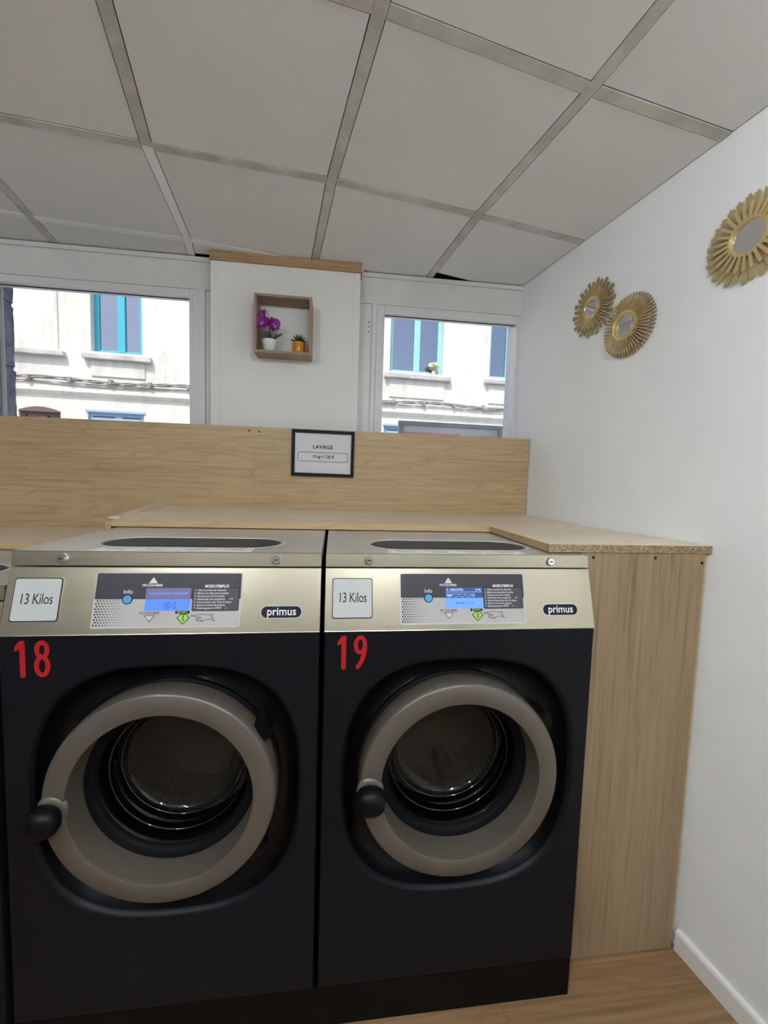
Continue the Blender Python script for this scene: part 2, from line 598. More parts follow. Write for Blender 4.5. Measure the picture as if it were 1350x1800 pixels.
# right-hand wall, turned against the machines
def wall_pt(t, off, z):
    """t metres along the wall from y=0, off metres into the room"""
    return (WALLX - SA * t - CA * off, CA * t - SA * off, z)
def wall_box(mb, t0, t1, o0, o1, z0, z1):
    vs = [wall_pt(t, o, z) for z in (z0, z1) for o in (o0, o1) for t in (t0, t1)]
    return mb.add(vs, [(0, 2, 3, 1), (4, 5, 7, 6), (0, 1, 5, 4), (2, 6, 7, 3), (0, 4, 6, 2), (1, 3, 7, 5)])
structure(wall_box(MB(), -4.4, 1.32, -0.12, 0.0, -0.05, 2.95).build('wall_right', 'wall_white'), 'plain white side wall')
bb = MB()
poly = [(0, 0), (0.015, 0), (0.015, 0.062), (0.011, 0.070), (0, 0.072)]
vs = [wall_pt(-4.3, o, z) for o, z in poly] + [wall_pt(0.0865, o, z) for o, z in poly]
bb.add(vs, [tuple(range(5)), tuple(range(9, 4, -1))] + [(i, (i + 1) % 5, 5 + (i + 1) % 5, 5 + i) for i in range(5)])
structure(bb.build('baseboard_right', 'baseboard_white'), 'white baseboard along the side wall')

# the rest of the room behind the camera
structure(MB().box(-3.7, -3.6, -4.4, 1.35, -0.05, 2.95).build('wall_left', 'wall_grey'))
structure(MB().box(-3.7, 2.9, -4.4, -4.3, -0.05, 2.95).build('wall_front', 'wall_grey'))

# back wall: below, header over the windows, pillar, far left
wb = MB()
wb.box(-3.6, 1.80, 1.19, 1.33, -0.05, 1.70)
wb.box(-3.6, -1.95, 1.19, 1.33, 1.70, 2.48)
wall_back = structure(wb.build('wall_back', 'wall_paint'))
hd = MB()
hd.box(-3.6, 1.82, 1.180, 1.33, 2.478, GZ - 0.004)
hd.box(-3.6, 1.82, 1.30, 1.33, GZ - 0.004, 2.95, 1)  # backing painted black to read as the dark void behind the slot
structure(hd.build('wall_back_header', ['header_paint', 'black_void']), 'painted header above the windows')
structure(MB().cbox(-3.6, 1.82, 1.166, 1.182, GZ - 0.026, GZ - 0.005, 0.002).build('trim_1', 'header_paint'))
pil = MB().box(0.178, 0.902, YPIL, 1.30, 0.0, 2.592).build('wall_back_pillar', 'wall_paint')
structure(pil, 'white pillar between the two windows')
cs = MB().cbox(0.176, 0.2235, YPIL - 0.004, YPIL + 0.03, 1.2, 2.588, 0.001).build('corner_strip', 'wall_paint', pil)
cs['label'] = 'narrow cream strip down the pillar edge'
MB().cbox(0.872, 0.904, YPIL - 0.003, YPIL + 0.03, 1.2, 2.588, 0.001).build('corner_strip', 'wall_paint', pil)
cap = MB()
cap.cbox(0.174, 0.912, YPIL - 0.012, YPIL + 0.05, 2.590, 2.6315, 0.001)
cap_o = structure(cap.build('trim_2', 'oak_cap'), 'oak strip capping the pillar under the ceiling')
MB().box(0.9125, 0.9155, YPIL - 0.012, YPIL + 0.07, 2.588, 2.632).build('end_piece', 'bar_white', cap_o)

# windows
def window(name, x0, x1, z0, z1, fl, fr, ft, label):
    """outer frame of white PVC, glazing bead and pane"""
    mb = MB()
    mb.cbox(x0, x0 + fl, YB, YB + 0.07, z0, z1, 0.003)
    mb.cbox(x1 - fr, x1, YB, YB + 0.07, z0, z1, 0.003)
    mb.cbox(x0 + fl, x1 - fr, YB, YB + 0.07, z1 - ft, z1, 0.003)
    mb.cbox(x0 + fl, x1 - fr, YB, YB + 0.07, z0, z0 + 0.06, 0.003)
    o = structure(mb.build(name, 'pvc'), label)
    g = 0.003
    a, b_, c, d = x0 + fl, x1 - fr, z0 + 0.06, z1 - ft
    mb = MB()
    for q in ((a, b_, d - g, d), (a, b_, c, c + g)):
        mb.box(q[0], q[1], YB + 0.0325, YB + 0.0375, q[2], q[3])
    mb.build('glazing_seal', 'rubber_seal', o)
    MB().box(a + 0.001, b_ - 0.001, YB + 0.032, YB + 0.038, c + 0.001, d - 0.001).build('pane', 'window_glass', o)
    return o
w1 = window('window_1', -1.95, 0.072, 1.70, 2.478, 0.05, 0.021, 0.036, 'wide white-framed window left of the pillar')
w2 = window('window_2', 0.998, 1.812, 1.70, 2.478, 0.043, 0.034, 0.040, 'white-framed window right of the pillar')
# stepped jambs beside the frames
for x0, x1, dy in ((0.0725, 0.0985, -0.006), (0.0990, 0.131, -0.012), (0.1315, 0.1775, 0.002)):
    MB().cbox(x0, x1, YB + dy, YB + 0.08, 1.70, 2.4775, 0.002).build('jamb_strip', 'pvc', w1)
for x0, x1, dy in ((0.9030, 0.9735, 0.0), (0.9740, 0.9975, -0.010)):
    MB().cbox(x0, x1, YB + dy, YB + 0.08, 1.70, 2.4775, 0.002).build('jamb_strip', 'pvc', w2)
for z in (2.36, 2.335, 2.383):
    MB().lathe_y([(0.0, YB - 0.0012), (0.0035, YB - 0.001), (0.0035, YB + 0.004)], 0.957, z, 10).build('screw_hole', 'ink_black', w2)

# ceiling: slab painted black for the dark void, tiles and grid bars below
ceiling = structure(MB().box(-3.7, 2.9, -4.4, 1.35, 2.95, 3.05).build('ceiling', 'black_void'), 'suspended ceiling of white tiles')
NODES = {(0, 0): (.760, .539), (-1, 0): (.152, .478), (1, 0): (1.349, .641), (0, -1): (.875, -.036), (1, -1): (1.467, .073),
         (-1, 1): (.095, 1.031), (-2, 1): (-.526, .974), (-2, 0): (-.44, .415), (-1, -1): (.276, -.118)}
def nd(i, j):
    if (i, j) in NODES:
        return Vector(NODES[(i, j)])
    return Vector((.768 + .6 * (i * CA - j * SA), .559 + .6 * (i * SA + j * CA)))
WN, WD = (CA, SA), WALLX * CA - 0.004
def clip_room(poly, back=1.1785):
    poly = clip_poly(poly, WN, WD)
    if poly: poly = clip_poly(poly, (0, 1), back)
    if poly: poly = clip_poly(poly, (0, -1), 4.295)
    if poly: poly = clip_poly(poly, (-1, 0), 3.595)
    return poly
BARW = 0.017
def shrink(poly, d):
    c = sum((Vector(q) for q in poly), Vector((0, 0))) / len(poly)
    out = []
    n = len(poly)
    for k in range(n):
        p0, p1, p2 = Vector(poly[k - 1]), Vector(poly[k]), Vector(poly[(k + 1) % n])
        e1, e2 = (p1 - p0).normalized(), (p2 - p1).normalized()
        n1, n2 = Vector((-e1.y, e1.x)), Vector((-e2.y, e2.x))
        den = 1 + n1.dot(n2)
        out.append(tuple(p1 + (n1 + n2) * d / den))
    return out
for i in range(-8, 4):
    for j in range(-9, 3):
        cell = [nd(i, j), nd(i + 1, j), nd(i + 1, j + 1), nd(i, j + 1)]
        full = [tuple(q) for q in cell]
        poly = shrink(full, BARW + 0.003)
        back = 1.1785
        poly = clip_room(poly, back)
        if (i, j) == (1, 0) and poly:      # the short tile that leaves a dark slot over the right window
            poly = clip_poly(poly, (-0.27, 1.0), 1.1785 - 0.27 * 1.53)
        if (i, j) == (-1, 1) and poly:     # broken corner beside the pillar
            poly = clip_poly(poly, (0.0, 1.0), 1.148)
        if len(poly) < 3:
            continue
        xs = [q[0] for q in poly]; ys = [q[1] for q in poly]
        if max(xs) - min(xs) < 0.02 or max(ys) - min(ys) < 0.02:
            continue
        dz = random.uniform(-0.0008, 0.0008)
        MB().prism(poly, GZ + dz, GZ + 0.014 + dz).build('ceiling_tile', 'tile_white', ceiling)
def bar(a, b, mat, w=BARW, dz=0.0):
    a, b = Vector(a), Vector(b)
    d = (b - a).normalized()
    n = Vector((-d.y, d.x)) * w
    poly = [tuple(a + n), tuple(a - n), tuple(b - n), tuple(b + n)]
    poly = clip_room(poly, 1.1765)
    if len(poly) < 3:
        return
    if poly:
        mb = MB().prism(poly, GZ - 0.0022 + dz, GZ + 0.002 + dz)
        o = mb.build('grid_bar', mat, ceiling)
        return o
for i in range(-8, 5):
    for j in range(-9, 3):
        a = nd(i, j)
        c = nd(i, j + 1)
        d = (c - a).normalized()
        m_ = 'bar_dirty'
        if i == -1 and j in (0, 1): m_ = 'bar_white'
        bar(a + d * 0.0, c - d * 0.0, m_, dz=0.0008)
        e = nd(i + 1, j)
        d = (e - a).normalized()
        m_ = 'bar_dirty'
        if j >= 1: m_ = 'bar_white'
        bar(a + d * (BARW + 0.001), e - d * (BARW + 0.001), m_)
# thin black strip along the side wall, beside the tile edges
structure(wall_box(MB(), -4.3, 1.19, 0.0, 0.004, GZ + 0.004, GZ + 0.02).build('trim_3', 'black_void'))

# fluorescent battens hung below the ceiling in the part of the room behind the camera
for k, (lx, ly) in enumerate(((1.2, -1.80), (-0.30, -1.85))):
    t = thing('ceiling_light', ('white tube lamp under the ceiling near the side wall, behind the camera', 'white tube lamp under the ceiling behind the camera to the left')[k],
              'ceiling light', (lx, ly, GZ), 'tube lamps hung from the ceiling')
    MB().cbox(-0.018, 0.018, -0.62, 0.62, -0.07, -0.05, 0.004).build('housing', 'bar_white', t)
    MB().tube([(0, -0.60, -0.12), (0, 0.60, -0.12)], 0.045, 16).build('tube', 'lamp_diffuser', t, smooth=60)
    for dy in (-0.5, 0.5):
        MB().tube([(0, dy, -0.05), (0, dy, -0.004)], 0.003, 6).build('suspension_rod', 'bar_white', t)
    for dy in (-0.605, 0.605):
        MB().cbox(-0.02, 0.02, dy - 0.012, dy + 0.012, -0.15, -0.06, 0.003).build('lamp_socket', 'bar_white', t)

# ------------------------------------------------------------------ washing machines
SD = Vector((0, YS, ZS - ZB))
SLEN = SD.length
SD.normalize()
SN = Vector((0, -SD.z, SD.y))
def sl(x, s, h):
    return (x, SD.y * s + SN.y * h, ZB + SD.z * s + SN.z * h)
HCX, HCZ = 0.386, 0.726
RCX, RCZ = 0.379, 0.735

def hole_ring(cx, cz, ax, az, p, thetas):
    out = []
    for t in thetas:
        c, s = math.cos(t), math.sin(t)
        r = (abs(c / ax) ** p + abs(s / az) ** p) ** (-1 / p)
        out.append((cx + r * c, cz + r * s))
    return out
def rect_ring(cx, cz, x0, x1, z0, z1, thetas):
    out = []
    for t in thetas:
        c, s = math.cos(t), math.sin(t)
        k = min(((x1 - cx) if c > 0 else (x0 - cx)) / c if abs(c) > 1e-9 else 1e9,
                ((z1 - cz) if s > 0 else (z0 - cz)) / s if abs(s) > 1e-9 else 1e9)
        out.append((cx + k * c, cz + k * s))
    return out
def thetas_with_corners(cx, cz, x0, x1, z0, z1, n):
    t = [2 * math.pi * k / n for k in range(n)]
    t += [math.atan2(z - cz, x - cx) % (2 * math.pi) for x in (x0, x1) for z in (z0, z1)]
    return sorted(set(round(q, 9) for q in t))

def machine_shell(root):
    """body, front, recess, steel strip, lid, soap cover, locks - in the machine's own frame"""
    b = MB()
    b.box(0.001, 0.02, 0.022, 0.74, ZF0, ZB - 0.014)
    b.box(0.001, 0.02, 0.066, 0.74, ZB - 0.014, ZS - 0.01)
    b.box(W - 0.02, W - 0.001, 0.022, 0.74, ZF0, ZB - 0.014)
    b.box(W - 0.02, W - 0.001, 0.066, 0.74, ZB - 0.014, ZS - 0.01)
    b.box(0.02, W - 0.02, 0.72, 0.74, ZF0, ZS - 0.01)
    b.box(0.02, W - 0.02, 0.022, 0.72, ZF0, ZF0 + 0.02)
    b.build('body', 'body_dark', root)
    # front panel with the large rounded opening
    x0, x1, z0, z1 = 0.0, W, ZF0, ZB - 0.001
    th = thetas_with_corners(HCX, HCZ, x0, x1, z0, z1, 128)
    fr = MB()
    def at(r2, yy):
        return [(a, yy, c) for a, c in r2]
    rect = rect_ring(HCX, HCZ, x0, x1, z0, z1, th)
    rect_in = rect_ring(HCX, HCZ, x0 + 0.003, x1 - 0.003, z0 + 0.003, z1 - 0.0005, th)
    rings = [at(rect, 0.024), at(rect, 0.003), at(rect_in, 0.0), at(rect_ring(HCX, HCZ, x0 + 0.005, x1 - 0.005, z0 + 0.005, z1 - 0.002, th), 0.0)]
    P = 2.75
    for ax, az, yy in ((0.3415, 0.3505, 0.0), (0.338, 0.347, 0.0), (0.334, 0.343, 0.0012), (0.329, 0.338, 0.006), (0.325, 0.334, 0.013)):
        rings.append(at(hole_ring(HCX, HCZ, ax, az, P, th), yy))
    fr.loops(rings)
    fr.build('front_panel', 'dark_front', root, smooth=50)
    rc = MB()
    rings = []
    for ax, az, yy, p_ in ((0.325, 0.334, 0.013, P), (0.318, 0.327, 0.030, P), (0.309, 0.318, 0.044, 2.6), (0.296, 0.305, 0.052, 2.4), (0.288, 0.292, 0.053, 2.2)):
        rings.append(at(hole_ring(HCX, HCZ, ax, az, p_, th), yy))
    for r, yy in ((0.283, 0.050), (0.281, 0.040), (0.274, 0.038), (0.262, 0.046), (0.205, 0.050)):
        rings.append(at(hole_ring(RCX, RCZ, r, r, 2.0, th), yy))
    rc.loops(rings)
    rc.build('door_recess', 'recess_black', root, smooth=40)
    # drum seen through the glass
    d = MB().lathe_y([(0.205, 0.050), (0.205, 0.15), (0.197, 0.165), (0.205, 0.175)], RCX, RCZ, 48)
    d.build('bellows', 'rubber_seal', root, smooth=40)
    d = MB().lathe_y([(0.205, 0.176), (0.225, 0.19), (0.262, 0.20), (0.27, 0.215), (0.27, 0.43)], RCX, RCZ, 48)
    dr = d.build('drum', 'drum_perforated', root, smooth=40)
    d = MB().lathe_y([(0.27, 0.43), (0.20, 0.425), (0.15, 0.415), (0.05, 0.42), (0.0005, 0.42)], RCX, RCZ, 48)
    d.build('drum_back', 'drum_steel', dr, smooth=30)
    for k in range(3):
        a = math.radians(-75 + 120 * k)
        lf = MB()
        c, s = math.cos(a), math.sin(a)
        prof = [(-0.035, 0.27), (-0.012, 0.205), (0.012, 0.205), (0.035, 0.27)]
        r0 = [(RCX + c * r - s * t, 0.235, RCZ + s * r + c * t) for t, r in prof]
        r1 = [(RCX + c * r - s * t, 0.425, RCZ + s * r + c * t) for t, r in prof]
        lf.loops([r0, r1], cap0=True, cap1=True)
        lf.build('drum_lifter', 'drum_steel', dr)
    # sloping stainless strip
    st = MB()
    prof = [(0.024, ZB - 0.012), (-0.0012, ZB - 0.001), (-0.0006, ZB + 0.0001), (YS - 0.0008, ZS - 0.0030), (YS, ZS - 0.0022), (YS + 0.015, ZS - 0.0022), (YS + 0.015, ZB + 0.02)]
    rr = [[(xx, yy, zz) for yy, zz in prof] for xx in (0.0, W)]
    st.loops(rr, cap0=True, cap1=True)
    st.build('control_panel', 'steel', root)
    # lid with the soap-tray opening
    ld = MB()
    y0, y1 = YL + 0.002, 0.742
    hx0, hx1, hy0, hy1 = 0.130, 0.640, 0.120, 0.312
    cx, cy = (hx0 + hx1) / 2, (hy0 + hy1) / 2
    th2 = thetas_with_corners(cx, cy, 0, W, y0, y1, 8)
    stad = []
    r = (hy1 - hy0) / 2
    def stadium(dr, zz):
        out = []
        for k in range(17):
            a = math.radians(-90 + 180 * k / 16)
            out.append((hx1 - r + (r + dr) * math.cos(a), cy + (r + dr) * math.sin(a), zz))
        for k in range(17):
            a = math.radians(90 + 180 * k / 16)
            out.append((hx0 + r + (r + dr) * math.cos(a), cy + (r + dr) * math.sin(a), zz))
        return out
    S0 = stadium(0.0, ZL)
    # outer loop with the same count: project stadium points to the lid outline
    th_out = [math.atan2((q[1] - cy) * 3.0, (q[0] - cx)) for q in S0]
    out_ring = []
    for q in S0:
        dx, dy = q[0] - cx, q[1] - cy
        kx = ((W - cx) if dx > 0 else cx) / abs(dx) if abs(dx) > 1e-6 else 1e9
        ky = ((y1 - cy) if dy > 0 else (cy - y0)) / abs(dy) if abs(dy) > 1e-6 else 1e9
        k = min(kx, ky)
        out_ring.append([cx + dx * k, cy + dy * k, ZL])
    for X, Yc in ((0, y0), (W, y0), (0, y1), (W, y1)):
        best = min(range(len(out_ring)), key=lambda i: (out_ring[i][0] - X) ** 2 + (out_ring[i][1] - Yc) ** 2)
        out_ring[best] = [X, Yc, ZL]
    ld.loops([[tuple(q) for q in out_ring], S0, stadium(0.0, ZL - 0.010)])
    prof = [(YL + 0.002, ZL), (YL, ZL - 0.0015), (YS + 0.0004, ZS + 0.0018), (YS + 0.002, ZS + 0.0005), (0.12, ZS + 0.0005)]
    ld.loops([[(xx, yy, zz) for yy, zz in prof] for xx in (0.0, W)], closed=False, mi=1)
    ld.add([(0, YL + 0.002, ZL), (0, YS, ZS + 0.001), (0, y1, ZS), (0, y1, ZL)], [(0, 1, 2, 3)])
    ld.add([(W, YL + 0.002, ZL), (W, YS, ZS + 0.001), (W, y1, ZS), (W, y1, ZL)], [(3, 2, 1, 0)])
    ld.add([(0, y1, ZL), (W, y1, ZL), (W, y1, ZS), (0, y1, ZS)], [(0, 1, 2, 3)])
    lid = ld.build('lid', ['steel_top_sheen', 'steel'], root)
    rm = MB().loops([stadium(0.010, ZL + 0.0008), stadium(0.004, ZL + 0.0022), stadium(-0.002, ZL + 0.0015), stadium(-0.003, ZL - 0.004)])
    rm.build('soap_tray_rim', 'soap_rim', lid, smooth=50)
    cv = MB().loops([stadium(-0.004, ZL - 0.006), stadium(-0.010, ZL + 0.001), stadium(-0.03, ZL + 0.0025), stadium(-0.07, ZL + 0.001)], cap1=True, cap0=True)
    cv.build('soap_tray_cover', 'soap_cover', lid, smooth=50)
    # locks
    ldir = Vector((0, YL - YS, ZL - ZS)).normalized()
    for x in (0.117, 0.643):
        lk = MB()
        c0 = Vector((x, 0.0500, 1.3295))
        nrm = Vector((0, -ldir.z, ldir.y))
        def lfn(a, bq, h, c0=c0, nrm=nrm):
            return tuple(c0 + Vector((a, 0, 0)) + ldir * bq + nrm * h)
        ring = lambda r_, h: [lfn(r_ * math.cos(2 * math.pi * k / 24), r_ * math.sin(2 * math.pi * k / 24), h) for k in range(24)]
        lk.loops([ring(0.0130, -0.002), ring(0.0130, 0.002), ring(0.0115, 0.0035), ring(0.0105, 0.0075), ring(0.0095, 0.0085)], cap1=True)
        lo = lk.build('lock', 'chrome', lid, smooth=40)
        # key slot
        MB().prism(rounded_rect(-0.0052, 0.0052, -0.0012, 0.0016, 0.0012, 2), 0.0086, 0.0090, lfn).build('key_slot', 'ink_black', lid)
    return lid

def labels_strip(lid):
    for k in range(4):
        x0 = 0.178 + k * 0.1005
        s = MB().box(x0, x0 + 0.093, 0.0635, 0.112, ZL + 0.0002, ZL + 0.0006)
        o = s.build('soap_label', 'label_white', lid)
        fn = lambda a, b_, h: (a, b_, ZL + h)
        mb = MB()
        mb.ribbon([(x0 + 0.005, 0.070), (x0 + 0.088, 0.070), (x0 + 0.088, 0.104), (x0 + 0.005, 0.104)], 0.0030, fn, 0.0008, closed=True)
        for q in ((0.093, 0.062), (0.083, 0.045)):
            mb.ribbon([(x0 + 0.046 - q[1] / 2, q[0]), (x0 + 0.046 + q[1] / 2, q[0])], 0.0030, fn, 0.0008)
        mb.build('label_print', 'ink_black', lid)

def door(root):
    prof = [(0.252, 0.036), (0.272, 0.036), (0.2775, 0.028), (0.2795, 0.0), (0.2795, -0.018), (0.2770, -0.0300), (0.2745, -0.0345), (0.2715, -0.0362),
            (0.2480, -0.0395), (0.2260, -0.0395), (0.2228, -0.0375), (0.2212, -0.033), (0.2185, 0.020), (0.2165, 0.040), (0.226, 0.046), (0.252, 0.036)]
    dr = MB().lathe_y(prof, RCX, RCZ, 96).build('door', 'ring_silver', root, smooth=35)
    MB().lathe_y([(0.2167, 0.032), (0.214, 0.030), (0.200, 0.0345), (0.194, 0.040), (0.192, 0.052), (0.20, 0.056)], RCX, RCZ, 72).build('glass_seal', 'rubber_seal', dr, smooth=40)
    gl = MB().lathe_y([(0.1955, 0.050), (0.190, 0.056), (0.184, 0.072), (0.178, 0.098), (0.174, 0.104), (0.170, 0.108), (0.162, 0.132), (0.152, 0.142), (0.120, 0.147), (0.06, 0.149), (0.0005, 0.1495)], RCX, RCZ, 72)
    gl.build('door_glass', 'door_glass', dr, smooth=60)
    rm = MB()  # ridges added inside the bowl to catch bright arcs of light
    for r_, y_ in ((0.1815, 0.0860), (0.1660, 0.1230)):
        rm.lathe_y([(r_ + 0.0022 * math.cos(k * math.pi / 4), y_ + 0.0022 * math.sin(k * math.pi / 4)) for k in range(9)], RCX, RCZ, 72)
    rm.build('glint_ridges', 'glint_glass', dr, smooth=60)
    # pull knob: squashed black dome on a short neck, at the opening side
    kb = MB()
    kx, kz = 0.125, 0.725
    rings = []
    for k, (r, yy) in enumerate(((0.026, -0.034), (0.025, -0.044), (0.034, -0.050), (0.0395, -0.060), (0.0405, -0.070), (0.037, -0.082), (0.029, -0.091), (0.016, -0.0965), (0.004, -0.098))):
        ring = []
        for q in range(32):
            a = 2 * math.pi * q / 32
            c, s = math.cos(a), math.sin(a)
            rr = (abs(c) ** 2.3 + abs(s) ** 2.3) ** (-1 / 2.3)
            ring.append((kx + r * rr * c - (yy + 0.034) * 0.05, yy, kz + r * rr * s * 0.92))
        rings.append(ring)
    kb.loops(rings, cap1=True)
    kb.build('door_knob', 'black_plastic', dr, smooth=60)
    # swelling of the ring under the knob
    bs = MB()
    rings = []
    for r, yy in ((0.036, -0.034), (0.032, -0.0395), (0.028, -0.0425), (0.024, -0.044)):
        rings.append([(kx + 0.004 + r * math.cos(2 * math.pi * q / 28), yy, kz + 0.004 + r * 1.1 * math.sin(2 * math.pi * q / 28)) for q in range(28)])
    bs.loops(rings, cap1=True)
    bs.build('knob_base', 'ring_silver', dr, smooth=60)
    # hinges
    for ang, ln in ((33, 0.050), (-36, 0.050)):
        a = math.radians(ang)
        c, s = math.cos(a), math.sin(a)
        h = MB()
        poly = [(-ln / 2, 0.0), (ln / 2, 0.0), (ln / 2, 0.012), (ln / 2 - 0.008, 0.026), (-ln / 2 + 0.012, 0.030), (-ln / 2, 0.020)]
        def hf(t, r, yy):
            return (RCX + c * (0.276 + r) - s * t, yy, RCZ + s * (0.276 + r) + c * t)
        h.prism(poly, -0.014, 0.040, hf)
        h.prism([(-ln / 2 + 0.004, 0.004), (ln / 2 - 0.012, 0.004), (ln / 2 - 0.012, 0.020), (-ln / 2 + 0.010, 0.022)], -0.020, -0.014, hf)
        h.build('hinge', 'black_plastic', dr)
    return dr

def dressing(root, number, lcd_kind):
    """stickers, screen, lettering and number of one machine"""
    # capacity card
    fr = MB().prism(rounded_rect(0.0165, 0.1285, 0.0300, 0.1400, 0.008), 0.0, 0.0022, sl).build('card_holder', 'steel', root)
    MB().prism(rounded_rect(0.0185, 0.1265, 0.0320, 0.1380, 0.0065), 0.0022, 0.0027, sl).build('card_border', 'ink_black', fr)
    MB().prism(rounded_rect(0.0205, 0.1245, 0.0345, 0.1360, 0.0055), 0.0027, 0.0034, sl).build('card', 'card_grey', fr)
    text('capacity_lettering', fr, '13 Kilos', 0.0295, 'ink_black', lambda a, b_, h: sl(0.0725 + a, 0.0855 + b_ * 1.25, 0.0037), xs=0.84, spacing=0.95)
    # control sticker
    so = MB().prism(rounded_rect(0.2025, 0.5580, 0.0145, 0.1515, 0.006), 0.0, 0.0008, sl).build('control_sticker', 'sticker_light', root)
    mb = MB()
    x0, x1, s0, s1, r = 0.2025, 0.5580, 0.0145, 0.1515, 0.006
    poly = [q for q in rounded_rect(x0, x1, s0, s1, r) if q[1] > 0.085] + []
    poly = [(x1, 0.085)] + poly[:6] + poly[6:12] + [(x0, 0.085)]
    mb.prism(poly, 0.0008, 0.0011, sl).build('sticker_upper', 'sticker_dark', so)
    MB().ribbon(rounded_rect(0.2035, 0.5570, 0.0155, 0.1505, 0.006), 0.0012, sl, 0.0013, closed=True).build('sticker_outline', 'print_grey', so)
    # halftone dots growing towards the lower left
    mb = MB()
    for ix in range(14):
        for iy in range(10):
            x = 0.2085 + ix * 0.0070 + (0.0035 if iy % 2 else 0)
            s = 0.0215 + iy * 0.0066
            if s > 0.082: continue
            rd = 0.0021 * (1 - (x - 0.2085) / 0.100)
            if rd < 0.00025: continue
            ring = [(x + rd * math.cos(k * math.pi / 4), s + rd * math.sin(k * math.pi / 4)) for k in range(8)]
            mb.add([sl(a, b_, 0.0012) for a, b_ in ring], [tuple(range(8))])
    mb.build('halftone_dots', 'ink_black', so)
    # info button
    circ = lambda cx, cs, r_: [(cx + r_ * math.cos(k * math.pi / 16), cs + r_ * math.sin(k * math.pi / 16)) for k in range(32)]
    MB().prism(circ(0.281, 0.0845, 0.0125), 0.0011, 0.0018, sl).build('info_ring', 'navy', so)
    MB().prism(circ(0.281, 0.0845, 0.0100), 0.0018, 0.0026, sl).build('info_button', 'info_blue', so)
    text('info_lettering', so, 'Info', 0.0145, 'print_grey', lambda a, b_, h: sl(0.281 + a, 0.1030 + b_, 0.0014), bold=0.0001)
    # programme arrows
    MB().prism([(0.3275, 0.1245), (0.3495, 0.1245), (0.3385, 0.1400)], 0.0011, 0.0016, sl).build('arrow_up', 'tri_silver', so)
    text('programme_lettering', so, 'PROGRAMME', 0.0085, 'print_grey', lambda a, b_, h: sl(0.3375 + a, 0.1192 + b_, 0.0014), bold=0.00018, xs=0.96)
    MB().prism([(0.3240, 0.0450), (0.3380, 0.0280), (0.3500, 0.0450)], 0.0009, 0.0012, sl).build('arrow_outline', 'ink_black', so)
    MB().prism([(0.3268, 0.0436), (0.3378, 0.0303), (0.3474, 0.0436)], 0.0012, 0.0016, sl).build('arrow_down', 'tri_silver', so)
    text('programme_lettering', so, 'PROGRAMME', 0.0085, 'print_dkgrey', lambda a, b_, h: sl(0.3365 + a, 0.0502 + b_, 0.0014), bold=0.00018, xs=0.96)
    # start button
    MB().prism([(0.3985, 0.0482), (0.4325, 0.0482), (0.4325, 0.0555), (0.3985, 0.0555)], 0.0009, 0.0012, sl).build('start_plate', 'ink_black', so)
    text('start_lettering', so, 'START', 0.0082, 'start_green', lambda a, b_, h: sl(0.4155 + a, 0.0518 + b_, 0.0014), bold=0.00022, spacing=1.08)
    MB().prism([(0.4020, 0.0378), (0.4185, 0.0215), (0.4350, 0.0378), (0.4185, 0.0541)][::1], 0.0010, 0.00125, sl).build('start_outline', 'ink_black', so)
    MB().prism([(0.4045, 0.0378), (0.4185, 0.0240), (0.4325, 0.0378), (0.4240, 0.0462), (0.4130, 0.0462)], 0.00125, 0.0016, sl).build('start_button', 'start_green', so)
    MB().ribbon([(0.4185, 0.0300), (0.4185, 0.0445)], 0.0022, sl, 0.0018).build('start_bar', 'ink_black', so)
    # pointing hand, drawn in line
    hb = MB()
    S = lambda pts: hb.ribbon([(0.4365 + a * 0.0585, 0.0235 + c * 0.0235) for a, c in pts], 0.0011, sl, 0.0014)
    S([(0.0, 0.84), (0.02, 0.90), (0.10, 0.89), (0.24, 0.88), (0.34, 0.98), (0.50, 1.0), (0.66, 0.94), (0.84, 0.92)])
    S([(0.0, 0.84), (0.03, 0.79), (0.14, 0.75), (0.28, 0.70), (0.38, 0.62), (0.42, 0.68), (0.36, 0.76)])
    S([(0.28, 0.70), (0.24, 0.60), (0.30, 0.52), (0.40, 0.54), (0.46, 0.60)])
    S([(0.25, 0.56), (0.21, 0.46), (0.27, 0.38), (0.36, 0.42)])
    S([(0.25, 0.38), (0.26, 0.28), (0.34, 0.26), (0.46, 0.30), (0.52, 0.34), (0.62, 0.36), (0.74, 0.46), (0.86, 0.42)])
    S([(0.40, 0.26), (0.47, 0.23), (0.55, 0.27)])
    S([(0.86, 1.0), (0.84, 0.84), (0.86, 0.62), (0.90, 0.42), (0.97, 0.22)])
    S([(0.95, 1.02), (0.91, 0.98), (0.90, 0.80), (0.93, 0.56), (0.97, 0.36), (1.02, 0.22)])
    hb.build('pointing_hand', 'ink_black', so)
    # instruction box
    MB().prism(rounded_rect(0.4370, 0.5525, 0.0545, 0.1135, 0.004), 0.0011, 0.0014, sl).build('instruction_outline', 'ink_black', so)
    ib = MB().prism(rounded_rect(0.4385, 0.5510, 0.0560, 0.1120, 0.003), 0.0014, 0.0017, sl).build('instruction_box', 'sticker_box', so)
    text('instruction_title', so, "MODE D'EMPLOI", 0.0098, 'white_print', lambda a, b_, h: sl(0.4955 + a, 0.1168 + b_, 0.0020), bold=0.0003, xs=0.82, shear=0.12)
    lines = ['1 - Videz les poches des vêtements', '2 - Mettez votre linge dans la machine', '3 - Fermez la porte de la machine',
             '4 - Sélectionnez votre programme', '5 - Versez la lessive dans le bac du dessus', '6 - Payez à la centrale de paiement',
             '7 - Ensuite appuyez sur START']
    for k, ln in enumerate(lines):
        text('instruction_line', so, ln, 0.0070, 'print_grey', lambda a, b_, h, k=k: sl(0.4415 + a, 0.1068 - k * 0.0075 + b_, 0.0020), align='LEFT', xs=0.78, shear=0.12, bold=0.0001, res=2)
    mb = MB()
